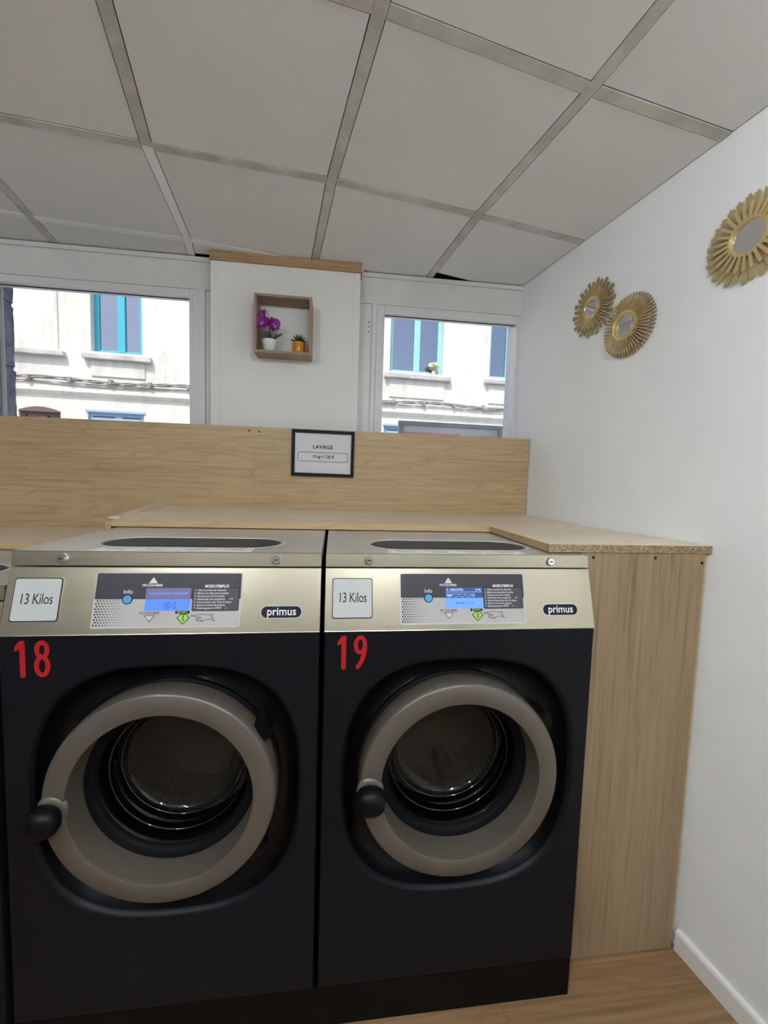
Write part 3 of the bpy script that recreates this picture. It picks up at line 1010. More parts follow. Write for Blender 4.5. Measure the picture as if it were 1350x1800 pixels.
    for tri in ([(0.5290, 0.0830), (0.5325, 0.0830), (0.53075, 0.0862)], [(0.5340, 0.0862), (0.53575, 0.0830), (0.5375, 0.0862)]):
        mb.add([sl(a, b_, 0.0020) for a, b_ in tri], [(0, 1, 2)])
    mb.build('instruction_arrows', 'white_print', so)
    MB().ribbon([(0.5195, 0.0618), (0.5218, 0.0641), (0.5241, 0.0618), (0.5218, 0.0595)], 0.0010, sl, 0.0020, closed=True).build('instruction_diamond', 'start_green', so)
    # screen; the moiré's dim and bright halves are put into its colours
    if lcd_kind == 1:
        lo = MB().prism([(0.3235, 0.0845), (0.4325, 0.0845), (0.4325, 0.1125), (0.3235, 0.1125)], 0.0009, 0.0015, sl).build('screen', 'lcd_haze', so)
        MB().prism([(0.3235, 0.0555), (0.4325, 0.0555), (0.4325, 0.0843), (0.3235, 0.0843)], 0.0009, 0.0015, sl).build('screen_lower', 'lcd_bright', so)
        text('screen_lettering', so, 'CHARGER MACHINE ET FERMER PORTE', 0.0078, 'lcd_text', lambda a, b_, h: sl(0.3780 + a, 0.0985 + b_, 0.0018), bold=0.0002, xs=0.68)
        mb = MB()
        mb.ribbon(circ(0.3775, 0.0690, 0.0075), 0.0010, sl, 0.0018, closed=True)
        mb.ribbon([(0.3745, 0.0690), (0.3760, 0.0665), (0.3795, 0.0665), (0.3810, 0.0690)], 0.0010, sl, 0.0018)
        mb.ribbon(circ(0.3780, 0.0715, 0.0020), 0.0008, sl, 0.0018, closed=True)
        mb.ribbon([(0.3945 + 0.0035 * math.cos(k * math.pi / 10), 0.0690 + 0.0080 * math.sin(k * math.pi / 10)) for k in range(20)], 0.0010, sl, 0.0018, closed=True)
        mb.build('screen_icon', 'navy', so)
    else:
        MB().prism([(0.3285, 0.0845), (0.4355, 0.0845), (0.4355, 0.1125), (0.3285, 0.1125)], 0.0009, 0.0015, sl).build('screen', 'lcd_navy', so)
        MB().prism([(0.3285, 0.0560), (0.4355, 0.0560), (0.4355, 0.0843), (0.3285, 0.0843)], 0.0009, 0.0015, sl).build('screen_lower', 'lcd_bright_pale', so)
        text('screen_lettering', so, '4', 0.0095, 'lcd_text_pale', lambda a, b_, h: sl(0.3345 + a, 0.1065 + b_, 0.0018), bold=0.0003)
        text('screen_lettering', so, 'LEGER INTENS.', 0.0074, 'lcd_text_pale', lambda a, b_, h: sl(0.3420 + a, 0.1065 + b_, 0.0018), align='LEFT', bold=0.0003, xs=0.78)
        text('screen_lettering', so, '34 Min.', 0.0074, 'lcd_text_pale', lambda a, b_, h: sl(0.4320 + a, 0.1065 + b_, 0.0018), align='RIGHT', bold=0.0003, xs=0.78)
        mb = MB()
        mb.ribbon([(0.3310, 0.1005), (0.4330, 0.1005)], 0.0012, sl, 0.0018)
        for k in range(4):
            cx = 0.3400 + k * 0.0180
            pts = [(cx - 0.0080, 0.0960), (cx - 0.0055, 0.0875), (cx + 0.0055, 0.0875), (cx + 0.0080, 0.0960)]
            mb.ribbon(pts, 0.0010, sl, 0.0018)
            mb.ribbon([(cx - 0.0070, 0.0945), (cx - 0.0025, 0.0955), (cx + 0.0025, 0.0940), (cx + 0.0070, 0.0950)], 0.0009, sl, 0.0018)
            if k == 0:
                mb.prism([(cx - 0.0050, 0.0890), (cx + 0.0050, 0.0890), (cx + 0.0062, 0.0930), (cx - 0.0062, 0.0930)], 0.0015, 0.0018, sl)
        mb.ribbon(circ(0.4085, 0.0915, 0.0045), 0.0009, sl, 0.0018, closed=True)
        mb.ribbon(circ(0.4085, 0.0915, 0.0020), 0.0009, sl, 0.0018, closed=True)
        mb.build('screen_icons', 'lcd_text_pale', so)
        text('screen_lettering', so, 'PAYER  S-V-P', 0.0092, 'navy', lambda a, b_, h: sl(0.3830 + a, 0.0700 + b_, 0.0018), xs=0.85, spacing=1.1)
    # badge
    bx0, bx1, bs0, bs1 = 0.6090, 0.7145, 0.0345, 0.0665
    bo = MB().prism(rounded_rect(bx0, bx1, bs0, bs1, 0.0158, 8), 0.0, 0.0016, sl).build('badge', 'white_print', root)
    MB().prism(rounded_rect(bx0 + 0.0012, bx1 - 0.0012, bs0 + 0.0012, bs1 - 0.0012, 0.0146, 8), 0.0016, 0.0022, sl).build('badge_field', 'navy', bo)
    text('badge_lettering', bo, 'primus', 0.0290, 'white_print', lambda a, b_, h: sl(0.6625 + a, 0.0512 + b_, 0.0026), bold=0.0003, xs=0.94)
    # painted number, condensed digits with round ends
    def stroke(pts, w=0.0140, dh=0.0):
        mb = MB()
        fn = lambda a, c, h: (a, -0.0008 + h, c)
        mb.ribbon(pts, w, fn, dh)
        for q in (pts[0], pts[-1]):
            mb.add([fn(q[0] + w / 2 * math.cos(k * math.pi / 8), q[1] + w / 2 * math.sin(k * math.pi / 8), dh - 0.0003) for k in range(16)], [tuple(range(16))])
        return mb
    zt, zb_ = 1.138, 1.048
    one = stroke([(0.0520, zb_ + 0.004), (0.0515, zt - 0.006)], 0.0125)
    one.add([(0.046, -0.0014, zt), (0.036, -0.0014, zt - 0.014), (0.034, -0.0014, zt - 0.026), (0.051, -0.0014, zt - 0.020), (0.0575, -0.0014, zt)], [(0, 1, 2, 3, 4)])
    one.build('digit_one', 'red_paint', root, recalc=False)
    cx = 0.0955
    if number == '18':
        pts = []
        for k in range(41):
            a = 2 * math.pi * k / 40
            pts.append((cx + 0.0125 * math.sin(a) if k <= 40 else 0, 0))
        top, bot, mid = zt - 0.005, zb_ + 0.004, (zt + zb_) / 2 + 0.004
        r1 = [(cx + 0.0115 * math.cos(t), (top + mid) / 2 + (top - mid) / 2 * math.sin(t)) for t in [2 * math.pi * k / 24 for k in range(24)]]
        r2 = [(cx + 0.0128 * math.cos(t), (bot + mid) / 2 + (mid - bot) / 2 * math.sin(t)) for t in [2 * math.pi * k / 24 for k in range(24)]]
        fn = lambda a, c, h: (a, -0.0008 + h, c)
        mb = MB()
        mb.ribbon(r1, 0.0112, fn, 0, closed=True)
        mb.ribbon(r2, 0.0112, fn, -0.0004, closed=True)
        mb.build('digit_eight', 'red_paint', root, recalc=False)
    else:
        top, mid = zt - 0.005, zt - 0.046
        r1 = [(cx + 0.0120 * math.cos(t), (top + mid) / 2 + (top - mid) / 2 * math.sin(t)) for t in [2 * math.pi * k / 24 for k in range(24)]]
        fn = lambda a, c, h: (a, -0.0008 + h, c)
        mb = MB()
        mb.ribbon(r1, 0.0112, fn, 0, closed=True)
        tail = stroke([(cx + 0.0122, zt - 0.030), (cx + 0.0105, zt - 0.050), (cx + 0.004, zt - 0.070), (cx - 0.006, zb_ + 0.004)], 0.0115, -0.0004)
        mb.add(tail.v, tail.f)
        mb.build('digit_nine', 'red_paint', root, recalc=False)

def copy_parts(src, dst, skip=()):
    for ch in list(src.children):
        if ch.name.split('.')[0] in skip:
            continue
        c = ch.copy(); COL.objects.link(c); c.parent = dst
        for g in list(ch.children):
            d = g.copy(); COL.objects.link(d); d.parent = c

m18 = thing('washing_machine', 'washing machine painted with a red 18, left of the two fully visible machines', 'washing machine', (0, 0, 0), 'row of washing machines')
lid18 = machine_shell(m18)
labels_strip(lid18)
door(m18)
m19 = thing('washing_machine', 'washing machine painted with a red 19, standing beside the tall oak end panel', 'washing machine', (X2, 0, 0), 'row of washing machines')
copy_parts(m18, m19)
m17 = thing('washing_machine', 'lower washing machine cut off at the left edge beside number 18', 'washing machine', (-0.0185 - W, 0, -0.088), 'row of washing machines')
copy_parts(m18, m17)
dressing(m18, '18', 1)
dressing(m19, '19', 2)

pb = MB().cbox(-0.006, X2 + W - 0.003, 0.001, 0.70, 0.0, ZF0 - 0.0005, 0.002)
tag(pb.build('machine_plinth', 'black_plinth'), 'black plinth under washing machines 18 and 19', 'plinth')
pb = MB().cbox(-0.0185 - W, -0.0120, 0.001, 0.70, 0.0, ZF0 - 0.0885, 0.002)
tag(pb.build('machine_plinth', 'black_plinth'), 'low black plinth under the lower machine at left edge', 'plinth')

# ------------------------------------------------------------------ oak boarding
ZT0, ZT1 = ZL + 0.0035, 1.3755
wt = thing('worktop', 'L-shaped oak worktop lying across the two taller washing machines', 'worktop', (0, 0, ZT0))
yf, xi, yl = 0.562, 1.4315, 0.083
slab = [(-0.024, yf), (xi, yf), (xi, yl), (wall_x(yl, 0.003), yl), (wall_x(YPAN, 0.003), YPAN - 0.002), (-0.024, YPAN - 0.002)]
e = 0.0012
def rise(a, b_, h):
    # the top rests a little higher at the back and left
    return (a, b_, h + max(0.0, (b_ - yf) / (YPAN - yf)) * (0.028 - 0.008 * a))
sq = shrink(slab, e)
front_l, front_r = sq[0], sq[1]
mbs = MB().prism([sq[0], sq[1], sq[4], sq[5]], 0, ZT1 - ZT0, rise)
mbs.prism([sq[1], sq[2], sq[3], (wall_x(yf, 0.003) - e, yf + e), ], 0, ZT1 - ZT0, lambda a, b_, h: (a, b_, h))
mbs.prism([sq[1], (wall_x(yf, 0.003) - e, yf + e), sq[4]], 0, ZT1 - ZT0, rise)
o = mbs.build('slab', 'oak_top_sheen', wt)
o = MB().box(-0.024, xi + 0.0, yf, yf + e, 0, ZT1 - ZT0 - 0.0004).build('edge_band', 'oak_edge', wt)
o = MB().box(xi, xi + e, yl, yf, 0, ZT1 - ZT0 - 0.0004).build('edge_band', 'oak_edge', wt)
o = MB().prism([(-0.024, yf), (-0.024 + e, yf), (-0.024 + e, YPAN - 0.002), (-0.024, YPAN - 0.002)], 0, ZT1 - ZT0 - 0.0004, rise).build('edge_band', 'oak_edge', wt)
o = MB().box(xi, wall_x(yl, 0.004), yl - 0.0004, yl + e, 0, ZT1 - ZT0 - 0.0004).build('cut_edge', 'chipboard', wt)
o['label'] = 'raw chipboard front edge'
st = MB().prism([(-0.045, yf + 0.03), (-0.008, yf + 0.03), (-0.008, YPAN - 0.002), (-0.045, YPAN - 0.002)], ZT1 - ZT0 + 0.0004, ZT1 - ZT0 + 0.008, rise)
st.build('end_batten', 'oak_top_sheen', wt)
sp = MB().box(-0.045, -0.0245, yf + 0.002, YPAN - 0.002, -0.066, ZT1 - ZT0 - 0.002)
sp.build('end_board', 'oak_edge', wt)

lw = thing('worktop', 'lower oak worktop over the cut-off machine at left', 'worktop', (0, 0, 1.264))
MB().box(-1.9, -0.0465, 0.5565, YPAN - 0.002, 0, 0.0225).build('slab', 'oak_top_sheen', lw)
MB().box(-1.9, -0.0465, 0.555, 0.5563, 0, 0.022).build('edge_band', 'oak_edge', lw)

us = thing('oak_upstand', 'long oak panel standing along the back of the worktop', 'panel', (0, YPAN, 1.2))
def board(x0, x1):
    return MB().prism([(x0, 0), (x1, 0), (x1, 0.020), (x0, 0.020)], 0.06, 0.593).build('board', 'oak_x', us)
board(-1.9, 0.4015); board(0.4022, wall_x(YPAN + 0.02, 0.003))
for x, z in ((0.377, 1.773), (0.425, 1.770)):
    MB().lathe_y([(0.0003, -0.0006), (0.0045, -0.0004), (0.0045, 0.002)], x, z - 1.2, 14).build('screw', 'ink_black', us)

ep = thing('end_panel', 'tall oak panel closing the gap between machine 19 and the side wall', 'panel', (0, 0.0865, 0))
x0, x1 = X2 + W + 0.003, wall_x(0.0865, 0.019)
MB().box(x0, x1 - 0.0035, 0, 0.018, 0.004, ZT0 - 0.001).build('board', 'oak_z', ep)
MB().box(x1 - 0.0033, x1, 0.001, 0.018, 0.075, ZT0 - 0.001).build('board_edge', 'ochre_edge', ep)
for x, z in ((1.577, 1.336), (1.783, 1.336), (1.945, 1.321)):
    MB().lathe_y([(0.0003, -0.0006), (0.0050, -0.0004), (0.0050, 0.002)], x, z, 14).build('screw', 'ink_black', ep)

# ------------------------------------------------------------------ framed price sign
ps = thing('framed_sign', 'black-framed price notice reading LAVAGE fixed to the oak panel', 'sign', (0.735, YPAN - 0.0006, 1.675))
FW2, FH2 = 0.1535, 0.1135
rot = -0.006
def sg(a, b_, h):
    return (a * math.cos(rot) - b_ * math.sin(rot), -h, a * math.sin(rot) + b_ * math.cos(rot))
def frame_bar(poly):
    return MB().prism(poly, 0.0, 0.013, sg)
t_ = 0.0155
mb = MB()
for poly in ([(-FW2, -FH2), (FW2, -FH2), (FW2 - t_, -FH2 + t_), (-FW2 + t_, -FH2 + t_)], [(FW2, -FH2), (FW2, FH2), (FW2 - t_, FH2 - t_), (FW2 - t_, -FH2 + t_)],
             [(FW2, FH2), (-FW2, FH2), (-FW2 + t_, FH2 - t_), (FW2 - t_, FH2 - t_)], [(-FW2, FH2), (-FW2, -FH2), (-FW2 + t_, -FH2 + t_), (-FW2 + t_, FH2 - t_)]):
    mb.prism(poly, 0.0, 0.013, sg)
mb.build('frame', 'ink_black', ps)
pp = MB().prism([(-FW2 + t_, -FH2 + t_), (FW2 - t_, -FH2 + t_), (FW2 - t_, FH2 - t_), (-FW2 + t_, FH2 - t_)], 0.001, 0.006, sg).build('sheet', 'paper_white', ps)
text('notice_lettering', pp, 'LAVAGE', 0.0255, 'ink_black', lambda a, b_, h: sg(a - 0.002, b_ + 0.031, 0.0064), bold=0.0006, xs=0.98, spacing=1.12)
text('notice_lettering', pp, '13 kg = 7,50 €', 0.0215, 'ink_black', lambda a, b_, h: sg(a + 0.001, b_ - 0.0165, 0.0064), bold=0.0005, xs=0.84)
MB().ribbon(rounded_rect(-0.124, 0.122, -0.0400, 0.0050, 0.010), 0.0022, sg, 0.0064, closed=True).build('notice_outline', 'ink_black', pp)

# ------------------------------------------------------------------ cube shelf with its two plants
SX0, SX1, SY0, SY1, SZ0, SZ1 = 0.402, 0.670, 1.000, YPIL - 0.0005, 2.140, 2.409
sh = thing('wall_shelf', 'open oak cube shelf hung on the pillar between the windows', 'shelf', ((SX0 + SX1) / 2, SY1, SZ0))
ox, oy, oz = sh.location
TH = 0.0115
def shelf_board(name, x0, x1, z0, z1, mat):
    return MB().cbox(x0 - ox, x1 - ox, SY0 - oy, SY1 - oy, z0 - oz, z1 - oz, 0.0008).build(name, mat, sh)
shelf_board('side_board', SX0, SX0 + TH, SZ0, SZ1, 'oak_shelf_v')
shelf_board('side_board', SX1 - TH, SX1, SZ0, SZ1, 'oak_shelf_v')
shelf_board('top_board', SX0 + TH, SX1 - TH, SZ1 - TH, SZ1, 'oak_shelf')
shelf_board('bottom_board', SX0 + TH, SX1 - TH, SZ0, SZ0 + TH, 'oak_shelf')
zsh = SZ0 + TH

op = thing('orchid', 'magenta artificial orchid in a white pot on the cube shelf', 'potted plant', (0.468, 1.052, zsh))
pot = MB().lathe_z([(0.0245, 0.0), (0.027, 0.002), (0.0365, 0.052), (0.0375, 0.060), (0.0350, 0.060), (0.034, 0.052)], 0, 0, 40, cap0=True)
po = pot.build('pot', 'pot_white', op, smooth=50)
MB().lathe_z([(0.0345, 0.053), (0.020, 0.056), (0.0005, 0.056)], 0, 0, 24).build('moss', 'leaf_dark', po, smooth=60)
def leaf(root, pts, widths, mat, name='leaf', cup=0.25):
    """curved blade along pts with half-widths"""
    pts = [Vector(q) for q in pts]
    rings = []
    for i, q in enumerate(pts):
        t = (pts[min(i + 1, len(pts) - 1)] - pts[max(i - 1, 0)]).normalized()
        side = t.cross(Vector((0, -1, 0.25)))
        if side.length < 1e-3: side = Vector((1, 0, 0))
        side.normalize()
        nrm = side.cross(t).normalized()
        w = widths[i]
        row_ = []
        for k in (-1, -0.5, 0, 0.5, 1):
            row_.append(q + side * w * k + nrm * (w * cup * (k * k)))
        for k in (1, 0.5, 0, -0.5, -1):
            row_.append(q + side * w * k + nrm * (w * cup * (k * k) - 0.0009))
        rings.append(row_)
    return MB().loops(rings, cap0=True, cap1=True).build(name, mat, root, smooth=50)
leaf(op, [(-0.004, -0.002, 0.054), (-0.014, -0.010, 0.066), (-0.026, -0.016, 0.080), (-0.034, -0.022, 0.094)], [0.008, 0.015, 0.016, 0.004], 'leaf_orchid')
leaf(op, [(0.002, 0.0, 0.054), (0.0, -0.008, 0.070), (-0.004, -0.014, 0.084), (-0.008, -0.018, 0.096)], [0.006, 0.012, 0.012, 0.003], 'leaf_orchid')
leaf(op, [(0.004, 0.0, 0.054), (0.020, -0.004, 0.066), (0.040, -0.008, 0.080), (0.062, -0.010, 0.092)], [0.006, 0.008, 0.007, 0.002], 'leaf_orchid', cup=0.6)
stem_pts = [(0.002, 0.006, 0.054), (0.000, 0.004, 0.09), (-0.002, 0.000, 0.13), (-0.004, -0.004, 0.165), (-0.010, -0.010, 0.192), (-0.020, -0.016, 0.198), (-0.030, -0.022, 0.188)]
MB().tube(stem_pts, [0.0018] * 5 + [0.0014, 0.001], 8).build('stem', 'stem_green', op, smooth=60)
MB().tube([(-0.012, -0.012, 0.140), (-0.016, -0.018, 0.125), (0.004, -0.024, 0.132), (0.020, -0.026, 0.130)], 0.0012, 6).build('stem', 'stem_green', op, smooth=60)
def petal_mesh(L_, w_, cup=0.2, name='petal', mat='petal'):
    rings = []
    n = 7
    for i in range(n):
        t = i / (n - 1)
        hw = w_ * (math.sin(math.pi * min(1, t * 0.93 + 0.05)) ** 0.7)
        zc = cup * L_ * (t * t - 0.35 * t)
        row_ = [(hw * k, L_ * t, zc + cup * hw * k * k) for k in (-1, -0.5, 0, 0.5, 1)] + [(hw * k, L_ * t, zc + cup * hw * k * k - 0.0007) for k in (1, 0.5, 0, -0.5, -1)]
        rings.append(row_)
    return MB().loops(rings, cap0=True, cap1=True).mesh(name, mat, 50)
P_BIG = petal_mesh(0.026, 0.0155, 0.22)
P_SEP = petal_mesh(0.024, 0.0095, 0.18)
P_LIP = petal_mesh(0.013, 0.006, 0.9, mat='petal_core')
def orchid_flower(center, direction, spin, scale=1.0):
    c = Vector(center)
    q = Vector(direction).normalized().to_track_quat('Z', 'Y')
    core = MB().lathe_z([(0.0005, -0.003), (0.004, -0.001), (0.004, 0.002), (0.002, 0.005), (0.0005, 0.006)], 0, 0, 10).build('flower', 'petal_core', op, smooth=60)
    core.location = c
    core.rotation_euler = (q @ Matrix.Rotation(math.radians(spin), 4, 'Z').to_quaternion()).to_euler()
    core.scale = (scale,) * 3
    for me_, ang in ((P_BIG, 82), (P_BIG, -82), (P_SEP, 0), (P_SEP, 140), (P_SEP, -140), (P_LIP, 180)):
        p_ = link('petal', me_, core)
        p_.rotation_euler = (math.radians(8), 0, math.radians(ang))
    return core
orchid_flower((-0.032, -0.034, 0.166), (-0.3, -0.95, 0.15), 25, 1.0)
orchid_flower((-0.026, -0.040, 0.128), (-0.25, -1.0, 0.10), -12, 1.55)
orchid_flower((0.020, -0.034, 0.124), (0.62, -0.75, -0.05), 28, 1.45)
for q, r_ in (((-0.030, -0.024, 0.188), 0.0055), ((-0.022, -0.014, 0.200), 0.0032)):
    MB().lathe_z([(0.0003, -r_), (r_ * 0.8, -r_ * 0.5), (r_, 0), (r_ * 0.7, r_ * 0.7), (0.0003, r_ * 1.1)], 0, 0, 10).build('bud', 'stem_green', op, smooth=60).location = q

su = thing('succulent', 'small dark spiky succulent in an orange pot on the cube shelf', 'potted plant', (0.6065, 1.050, zsh))
rings = []
for r_, z in ((0.027, 0.0), (0.0285, 0.003), (0.0295, 0.030), (0.0295, 0.055), (0.0285, 0.058), (0.0265, 0.057), (0.026, 0.050)):
    rings.append([(r_ * (1 + 0.03 * math.cos(k * 10 * 2 * math.pi / 60)) * math.cos(2 * math.pi * k / 60), r_ * (1 + 0.03 * math.cos(k * 10 * 2 * math.pi / 60)) * math.sin(2 * math.pi * k / 60), z) for k in range(60)])
po = MB().loops(rings, cap0=True).build('pot', 'pot_orange', su, smooth=50)
MB().lathe_z([(0.0262, 0.051), (0.0005, 0.053)], 0, 0, 20).build('soil', 'leaf_dark', po)
spike = {}
for k in range(3):
    tilt = (12, 34, 58)[k]
    L_ = (0.050, 0.050, 0.044)[k]
    pts = []
    for i in range(5):
        t = i / 4
        a = math.radians(tilt * (0.75 + 0.35 * t))
        pts.append((0.003 + L_ * t * math.sin(a), 0, L_ * t * math.cos(a)))
    spike[k] = MB().tube(pts, [0.0036, 0.0042, 0.0032, 0.0018, 0.0003], 6).mesh('spiky_leaf', 'leaf_dark', 50)
for k, cnt in ((0, 6), (1, 11), (2, 13)):
    for i in range(cnt):
        o = link('spiky_leaf', spike[k], su)
        o.location = (0, 0, 0.050)
        o.rotation_euler = (random.uniform(-.08, .08), random.uniform(-.08, .08), 2 * math.pi * (i + 0.37 * k) / cnt)

# ------------------------------------------------------------------ sunburst mirrors on the side wall
def mirror_thing(label, t_y, z, spin):
    t = t_y / CA
    o = thing('sunburst_mirror', label, 'mirror', (0, 0, 0), 'sunburst mirrors on the side wall')
    X = Vector((SA, -CA, 0)); Yv = Vector((0, 0, 1)); Z = Vector((-CA, -SA, 0))
    p_ = Vector(wall_pt(t, 0.001, z))
    M = Matrix(((X.x, Yv.x, Z.x, p_.x), (X.y, Yv.y, Z.y, p_.y), (X.z, Yv.z, Z.z, p_.z), (0, 0, 0, 1)))
    o.matrix_world = M @ Matrix.Rotation(spin, 4, 'Z')
    return o
def ray(r0, r1, w0, w1, z0, z1, th, mat, tip=0.0):
    """flat radial slat: inner radius, outer radius, widths, heights above the wall at both ends, thickness"""
    if tip:
        out = [(r0, -w0 / 2), (r1 - tip, -w1 / 2), (r1 - tip * 0.6, -w1 * 0.30), (r1, -w1 * 0.26), (r1 - tip * 0.12, w1 * 0.12), (r1 - tip * 0.7, w1 * 0.22), (r1 - tip * 0.35, w1 / 2), (r0, w0 / 2)]
    else:
        out = [(r0, -w0 / 2), (r1, -w1 / 2), (r1, w1 / 2), (r0, w0 / 2)]
    def fn(a, b_, h):
        return (a, b_, z0 + (z1 - z0) * (a - r0) / (r1 - r0) + h)
    return MB().prism(out, 0, th, fn).mesh('ray', mat)
def rays(root, meshes, n, a0=0.0):
    for k in range(n):
        o = link('ray', meshes[k % len(meshes)], root)
        o.rotation_euler = (0, 0, a0 + 2 * math.pi * k / n)
def disc(root, prof, name, mat, smooth=40):
    return MB().lathe_z(prof, 0, 0, 64).build(name, mat, root, smooth=smooth)
# A: square-ended slats behind, thin rods in front
mA = mirror_thing('small sunburst mirror with square-ended gold slats, furthest from the camera', 0.645, 2.312, 0.05)
rays(mA, [ray(0.03, 0.119, 0.007, 0.0150, 0.004, 0.006, 0.002, 'gold_shaded'), ray(0.03, 0.110, 0.007, 0.0135, 0.0045, 0.0065, 0.002, 'gold_shaded')], 28)
rays(mA, [ray(0.036, 0.090, 0.0026, 0.0036, 0.018, 0.013, 0.004, 'gold_lit'), ray(0.036, 0.083, 0.0026, 0.0036, 0.018, 0.013, 0.004, 'gold_lit')], 44, 0.03)
disc(mA, [(0.046, 0.012), (0.045, 0.019), (0.041, 0.021), (0.037, 0.020), (0.0355, 0.017)], 'ring_frame', 'gold_lit')
disc(mA, [(0.0362, 0.0175), (0.0003, 0.0175)], 'mirror_glass', 'mirror')
# B: two layers of thin rods round a dished frame
mB = mirror_thing('small sunburst mirror of many thin gold rods round a dished frame', 0.457, 2.174, 0.0)
rays(mB, [ray(0.03, 0.119, 0.0028, 0.0048, 0.006, 0.004, 0.004, 'gold_shaded')], 52)
rays(mB, [ray(0.040, 0.106, 0.0026, 0.0040, 0.026, 0.020, 0.004, 'gold_lit')], 52, math.pi / 52)
disc(mB, [(0.050, 0.014), (0.0545, 0.026), (0.0535, 0.030), (0.050, 0.0305), (0.040, 0.023), (0.0365, 0.022)], 'ring_frame', 'gold_lit')
disc(mB, [(0.0372, 0.0222), (0.0003, 0.0222)], 'mirror_glass', 'mirror')
# C: broad slats with ragged ends
mC = mirror_thing('sunburst mirror of broad ragged-ended gold slats, cut by the right edge', 0.052, 2.284, 0.02)
rays(mC, [ray(0.04, 0.129, 0.009, 0.0195, 0.004, 0.006, 0.002, 'gold', 0.010), ray(0.04, 0.124, 0.009, 0.0185, 0.008, 0.010, 0.002, 'gold', 0.009)], 30)
rays(mC, [ray(0.046, 0.096, 0.0078, 0.0092, 0.022, 0.019, 0.003, 'gold_lit', 0.003)], 26, 0.05)
disc(mC, [(0.0535, 0.014), (0.0540, 0.022), (0.0525, 0.0255), (0.0475, 0.0245), (0.0445, 0.0165)], 'ring_frame', 'gold_lit')
disc(mC, [(0.0450, 0.0165), (0.0003, 0.0165)], 'mirror_glass', 'mirror')

# ------------------------------------------------------------------ outside: street, facade, pier, notice board
structure(MB().box(-25, 25, 1.34, 14, -0.15, -0.02).build('street', 'asphalt'), 'street between the two buildings')
ext = MB()
ext.box(-9, 9, 1.34, 1.60, 3.00, 3.5, 1)
ext.box(-9, 9, 1.36, 1.60, 3.5, 4.8, 0)
structure(ext.build('wall_exterior', ['brick_red', 'facade_stone']), 'brick storey above the shop front')

FT = math.radians(4.0)
fb = thing('building', 'cream rendered house across the street seen through both windows', 'building', (0, 7.5, 0))
fb.rotation_euler = (0, 0, FT)
# local frame: x along the facade, y away from the street, z up
def holes_wall(x0, x1, z0, z1, holes, y0, y1):
    xs = sorted({x0, x1, *[h[0] for h in holes], *[h[1] for h in holes]})
    zs = sorted({z0, z1, *[h[2] for h in holes], *[h[3] for h in holes]})
    mb = MB()
    for i in range(len(xs) - 1):
        for j in range(len(zs) - 1):
            cx, cz = (xs[i] + xs[i + 1]) / 2, (zs[j] + zs[j + 1]) / 2
            if any(h[0] < cx < h[1] and h[2] < cz < h[3] for h in holes):
                continue
            mb.box(xs[i], xs[i + 1], y0, y1, zs[j], zs[j + 1])
    return mb
UP_W = [(-3.645, -2.795, 3.745, 5.55, 'turquoise'), (1.895, 3.045, 3.83, 5.60, 'turquoise_pale'), (4.10, 5.05, 3.86, 5.60, 'turquoise_pale'), (-6.9, -6.0, 3.75, 5.55, 'turquoise'), (6.6, 7.6, 3.86, 5.6, 'turquoise_pale')]
LO_W = [(-4.825, -4.165, 1.0, 2.63, 'brown_frame'), (-3.725, -2.78, 1.0, 2.665, 'pale_blue'), (1.81, 2.75, 1.0, 2.712, 'pale_blue'), (4.2, 5.1, 1.0, 2.71, 'pale_blue')]
holes = [h[:4] for h in UP_W + LO_W]
holes_wall(-14, 14, -0.02, 7.2, holes, 0.0, 0.30).build('facade_wall', 'facade', fb)
MB().box(-14, 14, 0.9, 1.0, -0.02, 7.2).build('rooms_behind', 'room_dark', fb)
